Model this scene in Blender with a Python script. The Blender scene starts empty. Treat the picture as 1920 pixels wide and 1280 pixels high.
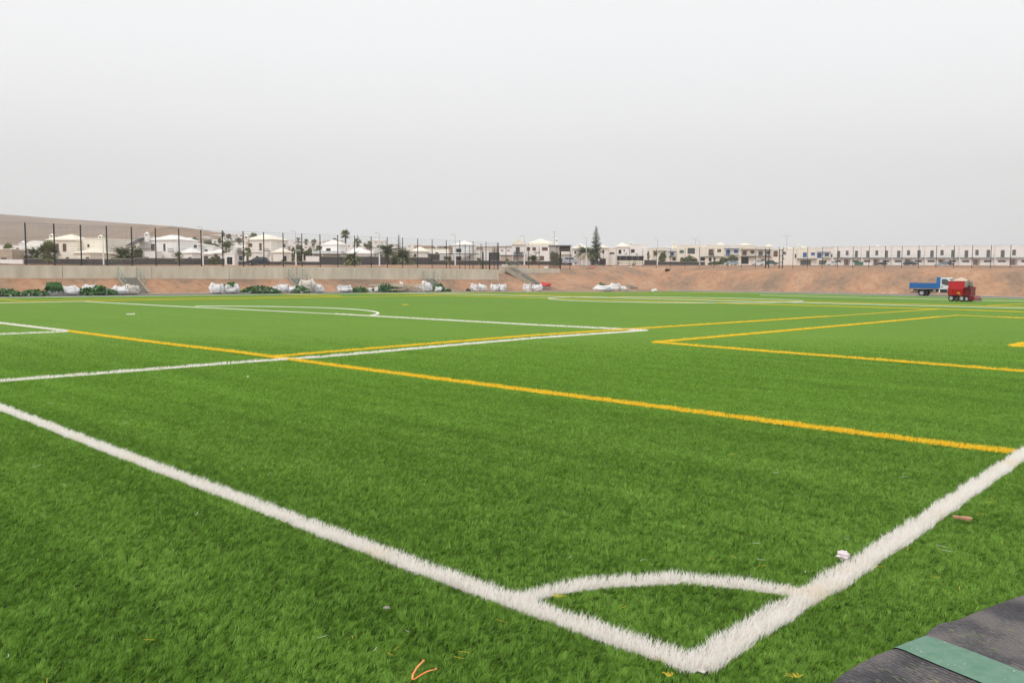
import bpy, math, random
import numpy as np
from mathutils import Vector, Matrix, noise

# ------------------------------------------------------------------ camera model (fitted to the pitch markings)
F, PIT, ROLL, CH = 1555.9, 0.07569, 0.00445, 1.496
CU, CV, AV = -1.611, -2.7586, math.radians(43.4) - 0.00091
AU = AV - math.pi / 2
SC = bpy.context.scene
COL = SC.collection
R_ = random.Random(7)

def ray(x, y):
    a, b = (x - 960) / F, (y - 640) / F
    r, q = math.cos(ROLL), math.sin(ROLL)
    a, b = a * r + b * q, -a * q + b * r
    c, s = math.cos(PIT), math.sin(PIT)
    return (a, c - b * s, -(b * c + s))

def at(x, y, Y):
    """world point seen in direction (x, y) of the photograph at forward distance Y"""
    d = ray(x, y); t = Y / d[1]
    return Vector((d[0] * t, Y, CH + d[2] * t))

def gp(x, y, z=0.0):
    d = ray(x, y); t = (z - CH) / d[2]
    return Vector((d[0] * t, d[1] * t, z))

def uv2w(u, v, z=0.0):
    du, dv = u - CU, v - CV
    return Vector((du * math.sin(AU) + dv * math.sin(AV), du * math.cos(AU) + dv * math.cos(AV), z))

def w2uv(X, Y):
    return X * math.sin(AU) + Y * math.cos(AU) + CU, X * math.sin(AV) + Y * math.cos(AV) + CV

def u_on(px, U, y=530):
    """v coordinate where the vertical plane u=U is met by photo column px"""
    d = ray(px, y); k = d[0] / d[1]
    # X = k*Y ; with u fixed
    a = (U - CU); A = a * math.sin(AU); B = a * math.cos(AU)
    # A + dv sin = k (B + dv cos)
    dv = (k * B - A) / (math.sin(AV) - k * math.cos(AV))
    return dv + CV

def v_on(px, V, y=530):
    d = ray(px, y); k = d[0] / d[1]
    a = (V - CV); A = a * math.sin(AV); B = a * math.cos(AV)
    du = (k * B - A) / (math.sin(AU) - k * math.cos(AU))
    return du + CU

def sstep(a, b, x):
    t = min(1, max(0, (x - a) / (b - a))); return t * t * (3 - 2 * t)

def pitch_z(u, v):
    return -sstep(46, 100, v) * (0.25 + 0.2 * min(1, max(0, (50 - u) / 30)))

def interp(x, pts):
    if x <= pts[0][0]: return pts[0][1]
    for (a, b), (c, d) in zip(pts, pts[1:]):
        if x <= c: return b + (d - b) * (x - a) / (c - a)
    return pts[-1][1]

EDGE_V = 101.6     # far turf edge
ASPH_V = 108.6
EDGE_U = 64.8
ASPH_U = 69.6

def plateau(X, Y):
    R = math.hypot(X, Y); az = X / max(Y, 1)
    px = 960 + F * az
    tanG = 0.0160 + 0.0024 * max(-1.5, min(1.5, (px - 960) / 960))
    near = 2.5 + 0.5 * sstep(40, 110, Y) * sstep(-10, 30, X)
    far = 1.5 + Y * tanG
    if Y > 300: far = 1.5 + 300 * tanG + (Y - 300) * .004
    t = sstep(105, 172, R)
    if near > far and t > 0: pass
    return near * (1 - t) + far * t

def ground_z(u, v):
    X, Y, _ = uv2w(u, v)
    P = plateau(X, Y)
    n = noise.noise(Vector((u * .35, v * .35, 0))) * .5 + noise.noise(Vector((u * 1.1, v * 1.1, 3))) * .22
    # u side
    if v < 74: hu = interp(u, [(ASPH_U + .9, 0), (73.0, 1.35), (73.02, 1.35), (73.3, P), (90, P)])
    else:
        hu = interp(u, [(ASPH_U + .9, 0), (75.8, 1.9 if v < 96 else P - .35), (78.5, P), (90, P)])
    hv = interp(v, [(ASPH_V + 1.0, -.3), (113.4, P - .5), (115.5, P - .12), (120, P)])
    h = max(hu, hv)
    if h > 0.02 or v > ASPH_V + 1:
        k = min(1, max(0, (h + .3) / .8))
        h += n * .32 * k * (1 if (u < 72.9 or v > 74) and v < 116 and (hv < P - .05 or hu < P - .05) else .15)
    if u < ASPH_U + .9 and v < ASPH_V + 1.0: h = min(pitch_z(u, v) - .12, -.12)
    if u < -3.2 or v < -6.0: h = -.12
    return h

# ------------------------------------------------------------------ materials
def nt(m): return m.node_tree.nodes, m.node_tree.links

def mat(name, col, rough=.8, var=.12, scale=3., bump=0., col2=None, spec=.3, metal=0., stretch=None, bscale=None, sharp=False):
    m = bpy.data.materials.new(name); m.use_nodes = True
    N, L = nt(m); b = N['Principled BSDF']
    b.inputs['Roughness'].default_value = rough
    b.inputs['Specular IOR Level'].default_value = spec
    b.inputs['Metallic'].default_value = metal
    g = N.new('ShaderNodeNewGeometry')
    src = g.outputs['Position']
    if stretch:
        mp = N.new('ShaderNodeMapping'); mp.inputs['Scale'].default_value = stretch[:3]
        if len(stretch) > 3: mp.inputs['Rotation'].default_value = (0, 0, stretch[3])
        if len(stretch) > 3:
            mp0 = N.new('ShaderNodeMapping'); mp0.inputs['Rotation'].default_value = (0, 0, stretch[3]); L.new(src, mp0.inputs[0])
            mp.inputs['Rotation'].default_value = (0, 0, 0); src = mp0.outputs[0]
        L.new(src, mp.inputs[0]); src = mp.outputs[0]
    n = N.new('ShaderNodeTexNoise'); n.inputs['Scale'].default_value = scale; n.inputs['Detail'].default_value = 6
    n.inputs['Roughness'].default_value = .6
    L.new(src, n.inputs['Vector'])
    r = N.new('ShaderNodeValToRGB')
    lo, hi = (.42, .58) if sharp else (.3, .7)
    r.color_ramp.elements[0].position = lo; r.color_ramp.elements[1].position = hi
    c2 = col2 or tuple(min(1, c * (1 + var)) for c in col)
    c1 = col if col2 else tuple(c * (1 - var) for c in col)
    r.color_ramp.elements[0].color = (*c1, 1); r.color_ramp.elements[1].color = (*c2, 1)
    L.new(n.outputs['Fac'], r.inputs[0]); L.new(r.outputs[0], b.inputs['Base Color'])
    if bump:
        n2 = N.new('ShaderNodeTexNoise'); n2.inputs['Scale'].default_value = bscale or scale * 4; n2.inputs['Detail'].default_value = 5
        L.new(src, n2.inputs['Vector'])
        bp = N.new('ShaderNodeBump'); bp.inputs['Strength'].default_value = 1; bp.inputs['Distance'].default_value = bump
        L.new(n2.outputs['Fac'], bp.inputs['Height']); L.new(bp.outputs[0], b.inputs['Normal'])
    return m

M = {}
M['white'] = mat('white_render', (.86, .84, .82), .85, .05, .6, bump=.004)
M['cream'] = mat('cream_render', (.85, .80, .70), .85, .05, .6, bump=.004)
M['offwhite'] = mat('offwhite_render', (.84, .80, .74), .85, .06, .5, bump=.004)
M['creamroof'] = mat('cream_roof', (.84, .79, .67), .8, .07, 1.5, bump=.01)
M['whiteroof'] = mat('white_roof', (.82, .80, .76), .8, .05, 1.5, bump=.01)
M['tan'] = mat('tan_render', (.47, .38, .30), .85, .08, 1)
M['brick'] = mat('brown_render', (.40, .29, .22), .85, .1, 1)
M['glass'] = mat('window_glass', (.05, .055, .06), .15, .2, .8, spec=.6)
M['frame'] = mat('window_frame', (.12, .12, .12), .5, .1)
M['brown'] = mat('brown_shutter', (.17, .10, .07), .6, .1)
M['blue'] = mat('blue_shutter', (.05, .13, .36), .5, .1)
M['green'] = mat('green_shutter', (.06, .18, .12), .5, .1)
M['grey'] = mat('grey_shutter', (.13, .14, .14), .5, .1)
M['dkgrn'] = mat('dark_green_paint', (.03, .06, .045), .5, .1)
M['dark'] = mat('dark_metal', (.035, .045, .045), .5, .1, 4, spec=.4)
M['carport'] = mat('carport_render', (.36, .28, .24), .8, .1, 1)
M['basalt'] = mat('basalt_stone', (.035, .035, .038), .9, .5, 3.5, bump=.05, col2=(.12, .11, .105))
M['concrete'] = mat('cast_concrete', (.52, .455, .36), .9, .1, 1.0, bump=.01, col2=(.72, .65, .54), stretch=(1, 1, .35))
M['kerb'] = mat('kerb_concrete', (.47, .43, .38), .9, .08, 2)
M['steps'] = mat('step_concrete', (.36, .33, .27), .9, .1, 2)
M['riser_shade'] = mat('riser_concrete_shaded', (.27, .25, .21), .9, .1, 2)  # darker than the other step concrete: shade on the risers painted in
M['asphalt'] = mat('asphalt', (.105, .10, .105), .9, .15, 6, bump=.004)
M['galv'] = mat('galvanised_rail', (.30, .36, .33), .5, .1, 4, metal=.3)
M['fence'] = mat('fence_paint', (.02, .03, .033), .5, .1, 4)
M['wire'] = mat('fence_wire', (.045, .055, .06), .5, .1, 4)
M['pole'] = mat('pole_white', (.78, .78, .76), .4, .03, 4)
M['poleg'] = mat('pole_grey', (.55, .55, .55), .5, .03, 4)
M['bag'] = mat('woven_bag', (.80, .79, .79), .75, .06, 6, bump=.05, bscale=7)
M['bagb'] = mat('beige_bag', (.62, .54, .45), .75, .1, 5, bump=.02, bscale=9, col2=(.74, .70, .65))
M['strap'] = mat('bag_strap', (.12, .12, .13), .7, .1)
M['scrap'] = mat('turf_offcut', (.012, .045, .015), .85, .3, 6, col2=(.09, .20, .05))
M['scrapb'] = mat('turf_backing_grey', (.26, .27, .25), .85, .3, 8)
M['wood'] = mat('raw_timber', (.62, .50, .36), .8, .15, 5, col2=(.85, .76, .62))
M['red'] = mat('red_paint', (.52, .010, .02), .35, .08, 4, spec=.5)
M['redd'] = mat('dark_red_paint', (.17, .008, .012), .4, .1, 4)
M['redbag'] = mat('red_bag', (.62, .08, .08), .7, .1, 6)
M['pinkbag'] = mat('pink_bag', (.70, .28, .30), .7, .1, 6)
M['bluep'] = mat('blue_paint', (.008, .14, .44), .35, .08, 4, spec=.5)
M['whitep'] = mat('white_paint', (.72, .74, .74), .35, .02, 4, spec=.5)
M['black'] = mat('black_plastic', (.02, .02, .022), .6, .1, 4)
M['tyre'] = mat('tyre_rubber', (.025, .025, .026), .8, .1, 6)
M['rim'] = mat('wheel_rim', (.50, .50, .52), .4, .05, 6, metal=.4)
M['steel'] = mat('worn_steel', (.33, .30, .27), .5, .15, 3, metal=.2)
M['stitch'] = mat('stitched_green_fibre', (.10, .20, .06), .8, .3, 20, col2=(.25, .28, .16))
M['sand'] = mat('infill_sand', (.58, .47, .36), .95, .08, 6, bump=.01)
M['yellow'] = mat('yellow_paint', (.75, .45, .03), .6, .08, 6)
M['orange'] = mat('orange_plastic', (.75, .20, .035), .4, .2, 30, col2=(.85, .36, .12))
_m = M['wood']; _N, _L = nt(_m); _oi = _N.new('ShaderNodeObjectInfo'); _r = _N.new('ShaderNodeMapRange'); _r.inputs['To Min'].default_value = .45; _L.new(_oi.outputs['Random'], _r.inputs['Value'])
_x = _N.new('ShaderNodeVectorMath'); _x.operation = 'SCALE'; _c = _N['Principled BSDF'].inputs['Base Color'].links[0].from_socket; _L.new(_c, _x.inputs[0]); _L.new(_r.outputs[0], _x.inputs['Scale']); _L.new(_x.outputs[0], _N['Principled BSDF'].inputs['Base Color'])
M['trunk'] = mat('palm_trunk', (.20, .15, .11), .9, .25, 5, bump=.03)
M['frond'] = mat('palm_frond', (.13, .155, .05), .6, .3, 1.2, col2=(.24, .26, .11))
M['frondg'] = mat('date_frond', (.12, .145, .065), .6, .3, 1.2, col2=(.22, .24, .13))
M['dry'] = mat('dry_frond', (.30, .22, .12), .9, .2, 3)
M['pine'] = mat('pine_needles', (.085, .105, .06), .8, .3, 1.2, col2=(.17, .19, .12))
M['leaf'] = mat('shrub_leaf', (.10, .12, .045), .7, .3, 1.5, col2=(.20, .22, .10))
M['bark'] = mat('bark', (.12, .09, .07), .9, .2, 5)
M['silver'] = mat('silver_paint', (.45, .47, .50), .3, .04, 3, metal=.4)
M['cardark'] = mat('dark_car_paint', (.035, .045, .055), .3, .04, 3)
M['cargreen'] = mat('green_car_paint', (.06, .12, .12), .3, .04, 3)
M['carblue'] = mat('pale_blue_car_paint', (.35, .45, .52), .3, .04, 3)
M['buscream'] = mat('bus_cream_paint', (.66, .63, .52), .4, .04, 3)
M['lamp'] = mat('lamp_lens', (.6, .1, .05), .4, .04, 3)
M['skin'] = mat('skin', (.35, .2, .14), .6, .04, 3)
M['clothd'] = mat('dark_clothes', (.035, .035, .04), .9, .1, 8)
M['clothw'] = mat('white_clothes', (.65, .66, .7), .9, .05, 8)
M['clothb'] = mat('blue_clothes', (.08, .12, .22), .9, .05, 8)
M['hair'] = mat('dark_hair', (.03, .022, .018), .7, .05, 8)
M['kiosk'] = mat('kiosk_cladding', (.085, .07, .06), .7, .1, 4)
M['solar'] = mat('solar_panel', (.16, .19, .22), .2, .05, 8)
M['paper'] = mat('crumpled_paper', (.72, .62, .66), .8, .1, 60)
M['leather'] = mat('dried_leaf', (.42, .22, .13), .7, .25, 40)
M['whitef'] = mat('white_fibre', (.78, .74, .70), .6, .05, 30)
M['yellowf'] = mat('yellow_fibre', (.72, .50, .04), .6, .1, 30)
M['tape'] = mat('seam_tape', (.10, .215, .15), .85, .12, 16, bump=.002, col2=(.17, .28, .21), sharp=False)

# ------------------------------------------------------------------ mesh builder
class MB:
    def __init__(s): s.v = []; s.f = []; s.m = []
    def add(s, vs, fs, mi=0, T=None):
        o = len(s.v)
        for p in vs:
            p = Vector(p)
            if T is not None: p = T @ p
            s.v.append(tuple(p))
        for f in fs: s.f.append(tuple(i + o for i in f)); s.m.append(mi)
    def quad(s, a, b, c, d, mi=0, T=None): s.add([a, b, c, d], [(0, 1, 2, 3)], mi, T)
    def box(s, x0, x1, y0, y1, z0, z1, mi=0, T=None):
        s.add([(x0, y0, z0), (x1, y0, z0), (x1, y1, z0), (x0, y1, z0), (x0, y0, z1), (x1, y0, z1), (x1, y1, z1), (x0, y1, z1)],
              [(0, 3, 2, 1), (4, 5, 6, 7), (0, 1, 5, 4), (1, 2, 6, 5), (2, 3, 7, 6), (3, 0, 4, 7)], mi, T)
    def tube(s, a, b, r0, r1=None, n=6, mi=0, T=None):
        a, b = Vector(a), Vector(b); r1 = r0 if r1 is None else r1
        d = (b - a).normalized(); q = d.orthogonal().normalized(); w = d.cross(q)
        vs = []
        for p, r in ((a, r0), (b, r1)):
            for i in range(n):
                t = 2 * math.pi * i / n; vs.append(p + (q * math.cos(t) + w * math.sin(t)) * r)
        s.add(vs, [(i, (i + 1) % n, n + (i + 1) % n, n + i) for i in range(n)] + [tuple(range(n - 1, -1, -1)), tuple(range(n, 2 * n))], mi, T)
    def path(s, pts, r, n=6, mi=0, T=None, flat=1.):
        pts = [Vector(p) for p in pts]; rings = []
        for i, p in enumerate(pts):
            d = (pts[min(i + 1, len(pts) - 1)] - pts[max(i - 1, 0)]).normalized()
            side = d.cross(Vector((0, 0, 1)))
            side = side.normalized() if side.length > 1e-4 else Vector((1, 0, 0))
            up = side.cross(d)
            rr = r[i] if isinstance(r, (list, tuple)) else r
            rings.append([p + side * math.cos(2 * math.pi * k / n) * rr + up * math.sin(2 * math.pi * k / n) * rr * flat for k in range(n)])
        vs = [v for g in rings for v in g]; fs = []
        for i in range(len(pts) - 1):
            for k in range(n): fs.append((i * n + k, i * n + (k + 1) % n, (i + 1) * n + (k + 1) % n, (i + 1) * n + k))
        fs.append(tuple(range(n - 1, -1, -1))); fs.append(tuple(range((len(pts) - 1) * n, len(pts) * n)))
        s.add(vs, fs, mi, T)
    def prism(s, poly, axis, a, b, mi=0, T=None):
        """polygon in the plane across `axis`, extruded from a to b"""
        def P(p, t):
            return {'y': (p[0], t, p[1]), 'x': (t, p[0], p[1]), 'z': (p[0], p[1], t)}[axis]
        n = len(poly)
        s.add([P(p, a) for p in poly] + [P(p, b) for p in poly],
              [tuple(range(n)), tuple(range(2 * n - 1, n - 1, -1))] + [(i, n + i, n + (i + 1) % n, (i + 1) % n) for i in range(n)], mi, T)
    def build(s, name, mats, parent=None, loc=None, smooth=False, rotz=0., fixn=True):
        me = bpy.data.meshes.new(name); me.from_pydata(s.v, [], s.f)
        if not isinstance(mats, (list, tuple)): mats = [mats]
        for m in mats: me.materials.append(m)
        if len(mats) > 1: me.polygons.foreach_set('material_index', s.m)
        if smooth: me.polygons.foreach_set('use_smooth', [True] * len(s.f))
        if fixn:
            import bmesh
            bm = bmesh.new(); bm.from_mesh(me); bmesh.ops.recalc_face_normals(bm, faces=bm.faces); bm.to_mesh(me); bm.free()
        me.update()
        o = bpy.data.objects.new(name, me); COL.objects.link(o)
        if parent: o.parent = parent
        if loc is not None: o.location = loc
        o.rotation_euler.z = rotz
        return o

def tag(o, label, cat=None, group=None, kind=None):
    if label: o['label'] = label
    if cat: o['category'] = cat
    if group: o['group'] = group
    if kind: o['kind'] = kind
    return o

def thing(name, label, cat, loc=(0, 0, 0), rotz=0., group=None):
    o = bpy.data.objects.new(name, None); COL.objects.link(o); o.location = loc; o.rotation_euler.z = rotz
    o.empty_display_size = .3
    return tag(o, label, cat, group)

def struct(o): o['kind'] = 'structure'; return o

def dup(root, loc, rotz, label=None, group=None):
    def cp(o, par):
        c = o.copy(); COL.objects.link(c)
        if par: c.parent = par
        for ch in o.children: cp(ch, c)
        return c
    r = cp(root, None); r.location = loc; r.rotation_euler.z = rotz
    if label: r['label'] = label
    if group: r['group'] = group
    return r

UDIR = math.atan2(math.cos(AU), math.sin(AU))      # world angle of +u
VDIR = math.atan2(math.cos(AV), math.sin(AV))

# ------------------------------------------------------------------ ground, pit, hill
def grid_obj(name, us, vs, zf, m, smooth=True):
    vv = []; ff = []
    for u in us:
        for v in vs:
            p = uv2w(u, v); vv.append((p.x, p.y, zf(u, v)))
    n = len(vs)
    for i in range(len(us) - 1):
        for j in range(n - 1):
            ff.append((i * n + j, (i + 1) * n + j, (i + 1) * n + j + 1, i * n + j + 1))
    b = MB(); b.v = vv; b.f = ff; b.m = [0] * len(ff)
    return b.build(name, m, smooth=smooth, fixn=False)

def steps(a, b, d):
    n = max(1, int(round((b - a) / d))); return [a + (b - a) * i / n for i in range(n)]

def earth_material():
    m = bpy.data.materials.new('red_earth'); m.use_nodes = True; N, L = nt(m); b = N['Principled BSDF']
    b.inputs['Roughness'].default_value = .95; b.inputs['Specular IOR Level'].default_value = .15
    g = N.new('ShaderNodeNewGeometry')
    def nz(s, d=6, vec=None, ro=.6):
        n = N.new('ShaderNodeTexNoise'); n.inputs['Scale'].default_value = s; n.inputs['Detail'].default_value = d; n.inputs['Roughness'].default_value = ro
        L.new(vec or g.outputs['Position'], n.inputs['Vector']); return n
    def ramp(n, els):
        r = N.new('ShaderNodeValToRGB'); e = r.color_ramp.elements
        e[0].position, e[0].color = els[0][0], (*els[0][1], 1); e[1].position, e[1].color = els[-1][0], (*els[-1][1], 1)
        for p, c in els[1:-1]:
            k = e.new(p); k.color = (*c, 1)
        L.new(n.outputs['Fac'], r.inputs[0]); return r
    a = ramp(nz(.16), [(.32, (.235, .175, .13)), (.43, (.345, .23, .16)), (.55, (.46, .265, .165)), (.7, (.50, .355, .25))])
    c = ramp(nz(1.6, 8, ro=.7), [(.36, (.72, .70, .68)), (.5, (1, 1, 1)), (.70, (1.15, 1.13, 1.12))])
    mx = N.new('ShaderNodeMix'); mx.data_type = 'RGBA'; mx.blend_type = 'MULTIPLY'; mx.inputs[0].default_value = .8
    L.new(a.outputs[0], mx.inputs[6]); L.new(c.outputs[0], mx.inputs[7])
    # stones
    vo = N.new('ShaderNodeTexVoronoi'); vo.inputs['Scale'].default_value = 2.2; L.new(g.outputs['Position'], vo.inputs['Vector'])
    rs = N.new('ShaderNodeValToRGB'); rs.color_ramp.elements[0].position = .08; rs.color_ramp.elements[1].position = .14
    rs.color_ramp.elements[0].color = (.75, .72, .7, 1); rs.color_ramp.elements[1].color = (1, 1, 1, 1)
    L.new(vo.outputs['Distance'], rs.inputs[0])
    m2 = N.new('ShaderNodeMix'); m2.data_type = 'RGBA'; m2.blend_type = 'MULTIPLY'; m2.inputs[0].default_value = .6
    L.new(mx.outputs[2], m2.inputs[6]); L.new(rs.outputs[0], m2.inputs[7])
    L.new(m2.outputs[2], b.inputs['Base Color'])
    n3 = nz(2.5, 8, ro=.7); bp = N.new('ShaderNodeBump'); bp.inputs['Distance'].default_value = .13; bp.inputs['Strength'].default_value = 1
    L.new(n3.outputs['Fac'], bp.inputs['Height']); L.new(bp.outputs[0], b.inputs['Normal'])
    return m
M['earth'] = earth_material()

us = steps(-60, -4, 8) + steps(-4, 60, 4) + steps(60, 70.5, 2.6) + steps(70.5, 73.02, .42) + [73.02, 73.3] + steps(73.6, 80, .6) + steps(80, 100, 2) + steps(100, 420, 8) + [420, 600, 900]
vs = steps(-60, -6, 8) + steps(-6, 73, 1.2) + steps(73, 76, .5) + steps(76, 107.5, 1.2) + steps(107.5, 117, .5) + steps(117, 130, 1.6) + steps(130, 420, 8) + [420, 600, 900]
us.sort(); vs.sort()
struct(grid_obj('ground', us, vs, ground_z, M['earth']))

SIL = [(-900, 372), (-300, 388), (0, 402), (100, 409.8), (190, 415.8), (280, 421.8), (340, 426), (400, 434), (470, 446), (530, 453), (600, 458), (700, 462),
       (800, 464), (900, 463), (960, 461), (1005, 459), (1100, 468), (1300, 480), (1500, 488), (2500, 492), (4000, 495)]
def hill_z(px, R):
    """height of the rising land at photo column px, forward distance R"""
    s = interp(px, SIL)
    hor = 522 + .00445 * (px - 960)
    top = (hor - s) / F
    base = .0160 + .0024 * max(-1.5, min(1.5, (px - 960) / 960)) - .002
    town = sstep(200, 330, px) * (1 - sstep(560, 760, px))
    Rm = 1500 - 800 * town
    g = sstep(250, Rm, R) * .55 + .45 * min(1, max(0, (R - 300) / (Rm - 300))) if R < Rm else 1
    t = base + (top - base) * g
    z = CH + min(R, 1500) * t * (1 if R <= Rm else .997) - max(0, R - 1500) * .03
    n = noise.noise(Vector((px * .012, R * .006, 0))) * .5 + noise.noise(Vector((px * .04, R * .012, 7))) * .2
    return z + n * R * .0013 * sstep(300, 900, R) * (1 if R < Rm * .75 else 0)

def hill():
    b = MB(); cols = list(range(-900, 3001, 13)); Rs = [300, 330, 365, 400, 440, 480, 530, 590, 650, 710, 780, 860, 950, 1050, 1150, 1250, 1350, 1430, 1500, 1600, 1800, 2200]
    for px in cols:
        k = (px - 960) / F
        for R in Rs: b.v.append((k * R, R, hill_z(px, R) - (2.5 if R == 300 else 0)))
    n = len(Rs)
    for i in range(len(cols) - 1):
        for j in range(n - 1):
            b.f.append((i * n + j, (i + 1) * n + j, (i + 1) * n + j + 1, i * n + j + 1)); b.m.append(0)
    return b.build('hill', M['hill'], smooth=True, fixn=False)
M['hill'] = mat('hill_scrub', (.18, .12, .078), .95, .3, .014, bump=1.2, col2=(.42, .275, .175), bscale=.05, stretch=(1, .45, 2.2))
struct(hill())

# ------------------------------------------------------------------ turf
def translucent(m, colout, k):
    N, L = nt(m); t = N.new('ShaderNodeBsdfTranslucent'); L.new(colout, t.inputs['Color']); mx = N.new('ShaderNodeMixShader'); mx.inputs[0].default_value = k
    L.new(N['Principled BSDF'].outputs[0], mx.inputs[1]); L.new(t.outputs[0], mx.inputs[2]); L.new(mx.outputs[0], N['Material Output'].inputs['Surface'])
def turf_nodes(m, near):
    N, L = nt(m); b = N['Principled BSDF']
    b.inputs['Roughness'].default_value = .6; b.inputs['Specular IOR Level'].default_value = .25 if near else .06
    g = N.new('ShaderNodeNewGeometry')
    mr = N.new('ShaderNodeMapping'); mr.inputs['Rotation'].default_value = (0, 0, -UDIR); L.new(g.outputs['Position'], mr.inputs[0])
    def nz(s, sc=(1, 1, 1), d=4):
        mp = N.new('ShaderNodeMapping'); mp.inputs['Scale'].default_value = sc; L.new(mr.outputs[0], mp.inputs[0])
        n = N.new('ShaderNodeTexNoise'); n.inputs['Scale'].default_value = s; n.inputs['Detail'].default_value = d; L.new(mp.outputs[0], n.inputs['Vector']); return n.outputs['Fac']
    def math_(op, a, bb, c=None):
        k = N.new('ShaderNodeMath'); k.operation = op
        for i, x in enumerate((a, bb, c)):
            if x is None: continue
            if isinstance(x, (int, float)): k.inputs[i].default_value = x
            else: L.new(x, k.inputs[i])
        return k.outputs[0]
    big = nz(.12); streak = nz(1.0, (.12, 2.2, 1), 5); mid = nz(2.2, (.6, 1, 1), 5)
    t = math_('MULTIPLY_ADD', big, .28, -.14)
    t = math_('ADD', t, math_('MULTIPLY_ADD', streak, .5, -.25))
    t = math_('ADD', t, math_('MULTIPLY_ADD', mid, .2, -.10))
    if near:
        at_ = N.new('ShaderNodeAttribute'); at_.attribute_name = 'tone'
        t = math_('ADD', t, math_('MULTIPLY_ADD', at_.outputs['Fac'], .9, -.45))
    else:
        fine = nz(26, (.5, 1, 1), 3)
        t = math_('ADD', t, math_('MULTIPLY_ADD', fine, .8, -.4))
    t = math_('ADD', t, .5)
    r = N.new('ShaderNodeValToRGB'); e = r.color_ramp.elements
    if near:
        cols = [(0, (.035, .070, .008)), (.5, (.162, .332, .036)), (1, (.385, .61, .12))]
    else:
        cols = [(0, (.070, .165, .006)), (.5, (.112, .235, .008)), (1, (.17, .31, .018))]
    e[0].position, e[0].color = cols[0][0], (*cols[0][1], 1); e[1].position, e[1].color = cols[2][0], (*cols[2][1], 1)
    k = e.new(.5); k.color = (*cols[1][1], 1)
    L.new(t, r.inputs[0]); L.new(r.outputs[0], b.inputs['Base Color'])
    if near: translucent(m, r.outputs[0], .4)
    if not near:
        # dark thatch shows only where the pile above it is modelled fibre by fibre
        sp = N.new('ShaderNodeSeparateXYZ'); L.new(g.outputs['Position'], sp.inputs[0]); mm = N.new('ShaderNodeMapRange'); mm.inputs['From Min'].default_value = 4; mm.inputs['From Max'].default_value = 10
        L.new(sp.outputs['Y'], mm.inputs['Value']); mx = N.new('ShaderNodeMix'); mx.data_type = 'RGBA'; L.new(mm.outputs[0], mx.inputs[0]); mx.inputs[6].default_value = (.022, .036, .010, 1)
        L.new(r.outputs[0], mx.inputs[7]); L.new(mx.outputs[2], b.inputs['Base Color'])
        f2 = nz(14, (.5, 1, 1), 8)
        bp = N.new('ShaderNodeBump'); bp.inputs['Distance'].default_value = .03; bp.inputs['Strength'].default_value = 1
        L.new(f2, bp.inputs['Height']); L.new(bp.outputs[0], b.inputs['Normal'])
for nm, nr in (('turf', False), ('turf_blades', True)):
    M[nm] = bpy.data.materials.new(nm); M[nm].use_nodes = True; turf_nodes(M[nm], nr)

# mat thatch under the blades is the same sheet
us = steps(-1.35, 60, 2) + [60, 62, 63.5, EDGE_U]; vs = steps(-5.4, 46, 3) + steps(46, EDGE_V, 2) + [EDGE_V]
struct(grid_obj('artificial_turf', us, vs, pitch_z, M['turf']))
# asphalt running round two sides, with a thin concrete kerb behind it
b = MB()
def ribbon(b, pts_in, pts_out, dz, zf=pitch_z, mi=0):
    for (a, c), (d, e) in zip(zip(pts_in, pts_out), zip(pts_in[1:], pts_out[1:])):
        P = [uv2w(*q, zf(*q) + dz) for q in (a, c, e, d)]
        b.quad(*P, mi)
inn = [(EDGE_U, v) for v in steps(-40, EDGE_V, 4)] + [(EDGE_U, EDGE_V)] + [(u, EDGE_V) for u in reversed(steps(-40, EDGE_U, 4))]
out = [(ASPH_U, v) for v in steps(-40, EDGE_V, 4)] + [(ASPH_U, ASPH_V)] + [(u, ASPH_V) for u in reversed(steps(-40, EDGE_U, 4))]
ribbon(b, inn, out, -.02); struct(b.build('asphalt_track', M['asphalt']))
b = MB()
o2 = [(ASPH_U + .9, v) for v in steps(-40, EDGE_V, 4)] + [(ASPH_U + .9, ASPH_V + 1)] + [(u, ASPH_V + 1) for u in reversed(steps(-40, EDGE_U, 4))]
o0 = [(a, c) for a, c in out]
ribbon(b, o0, o2, .06)
for (a, c) in zip(o0, o0[1:]):
    b.quad(uv2w(*a, pitch_z(*a) - .05), uv2w(*c, pitch_z(*c) - .05), uv2w(*c, pitch_z(*c) + .06), uv2w(*a, pitch_z(*a) + .06))
struct(b.build('kerb', M['kerb']))

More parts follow.
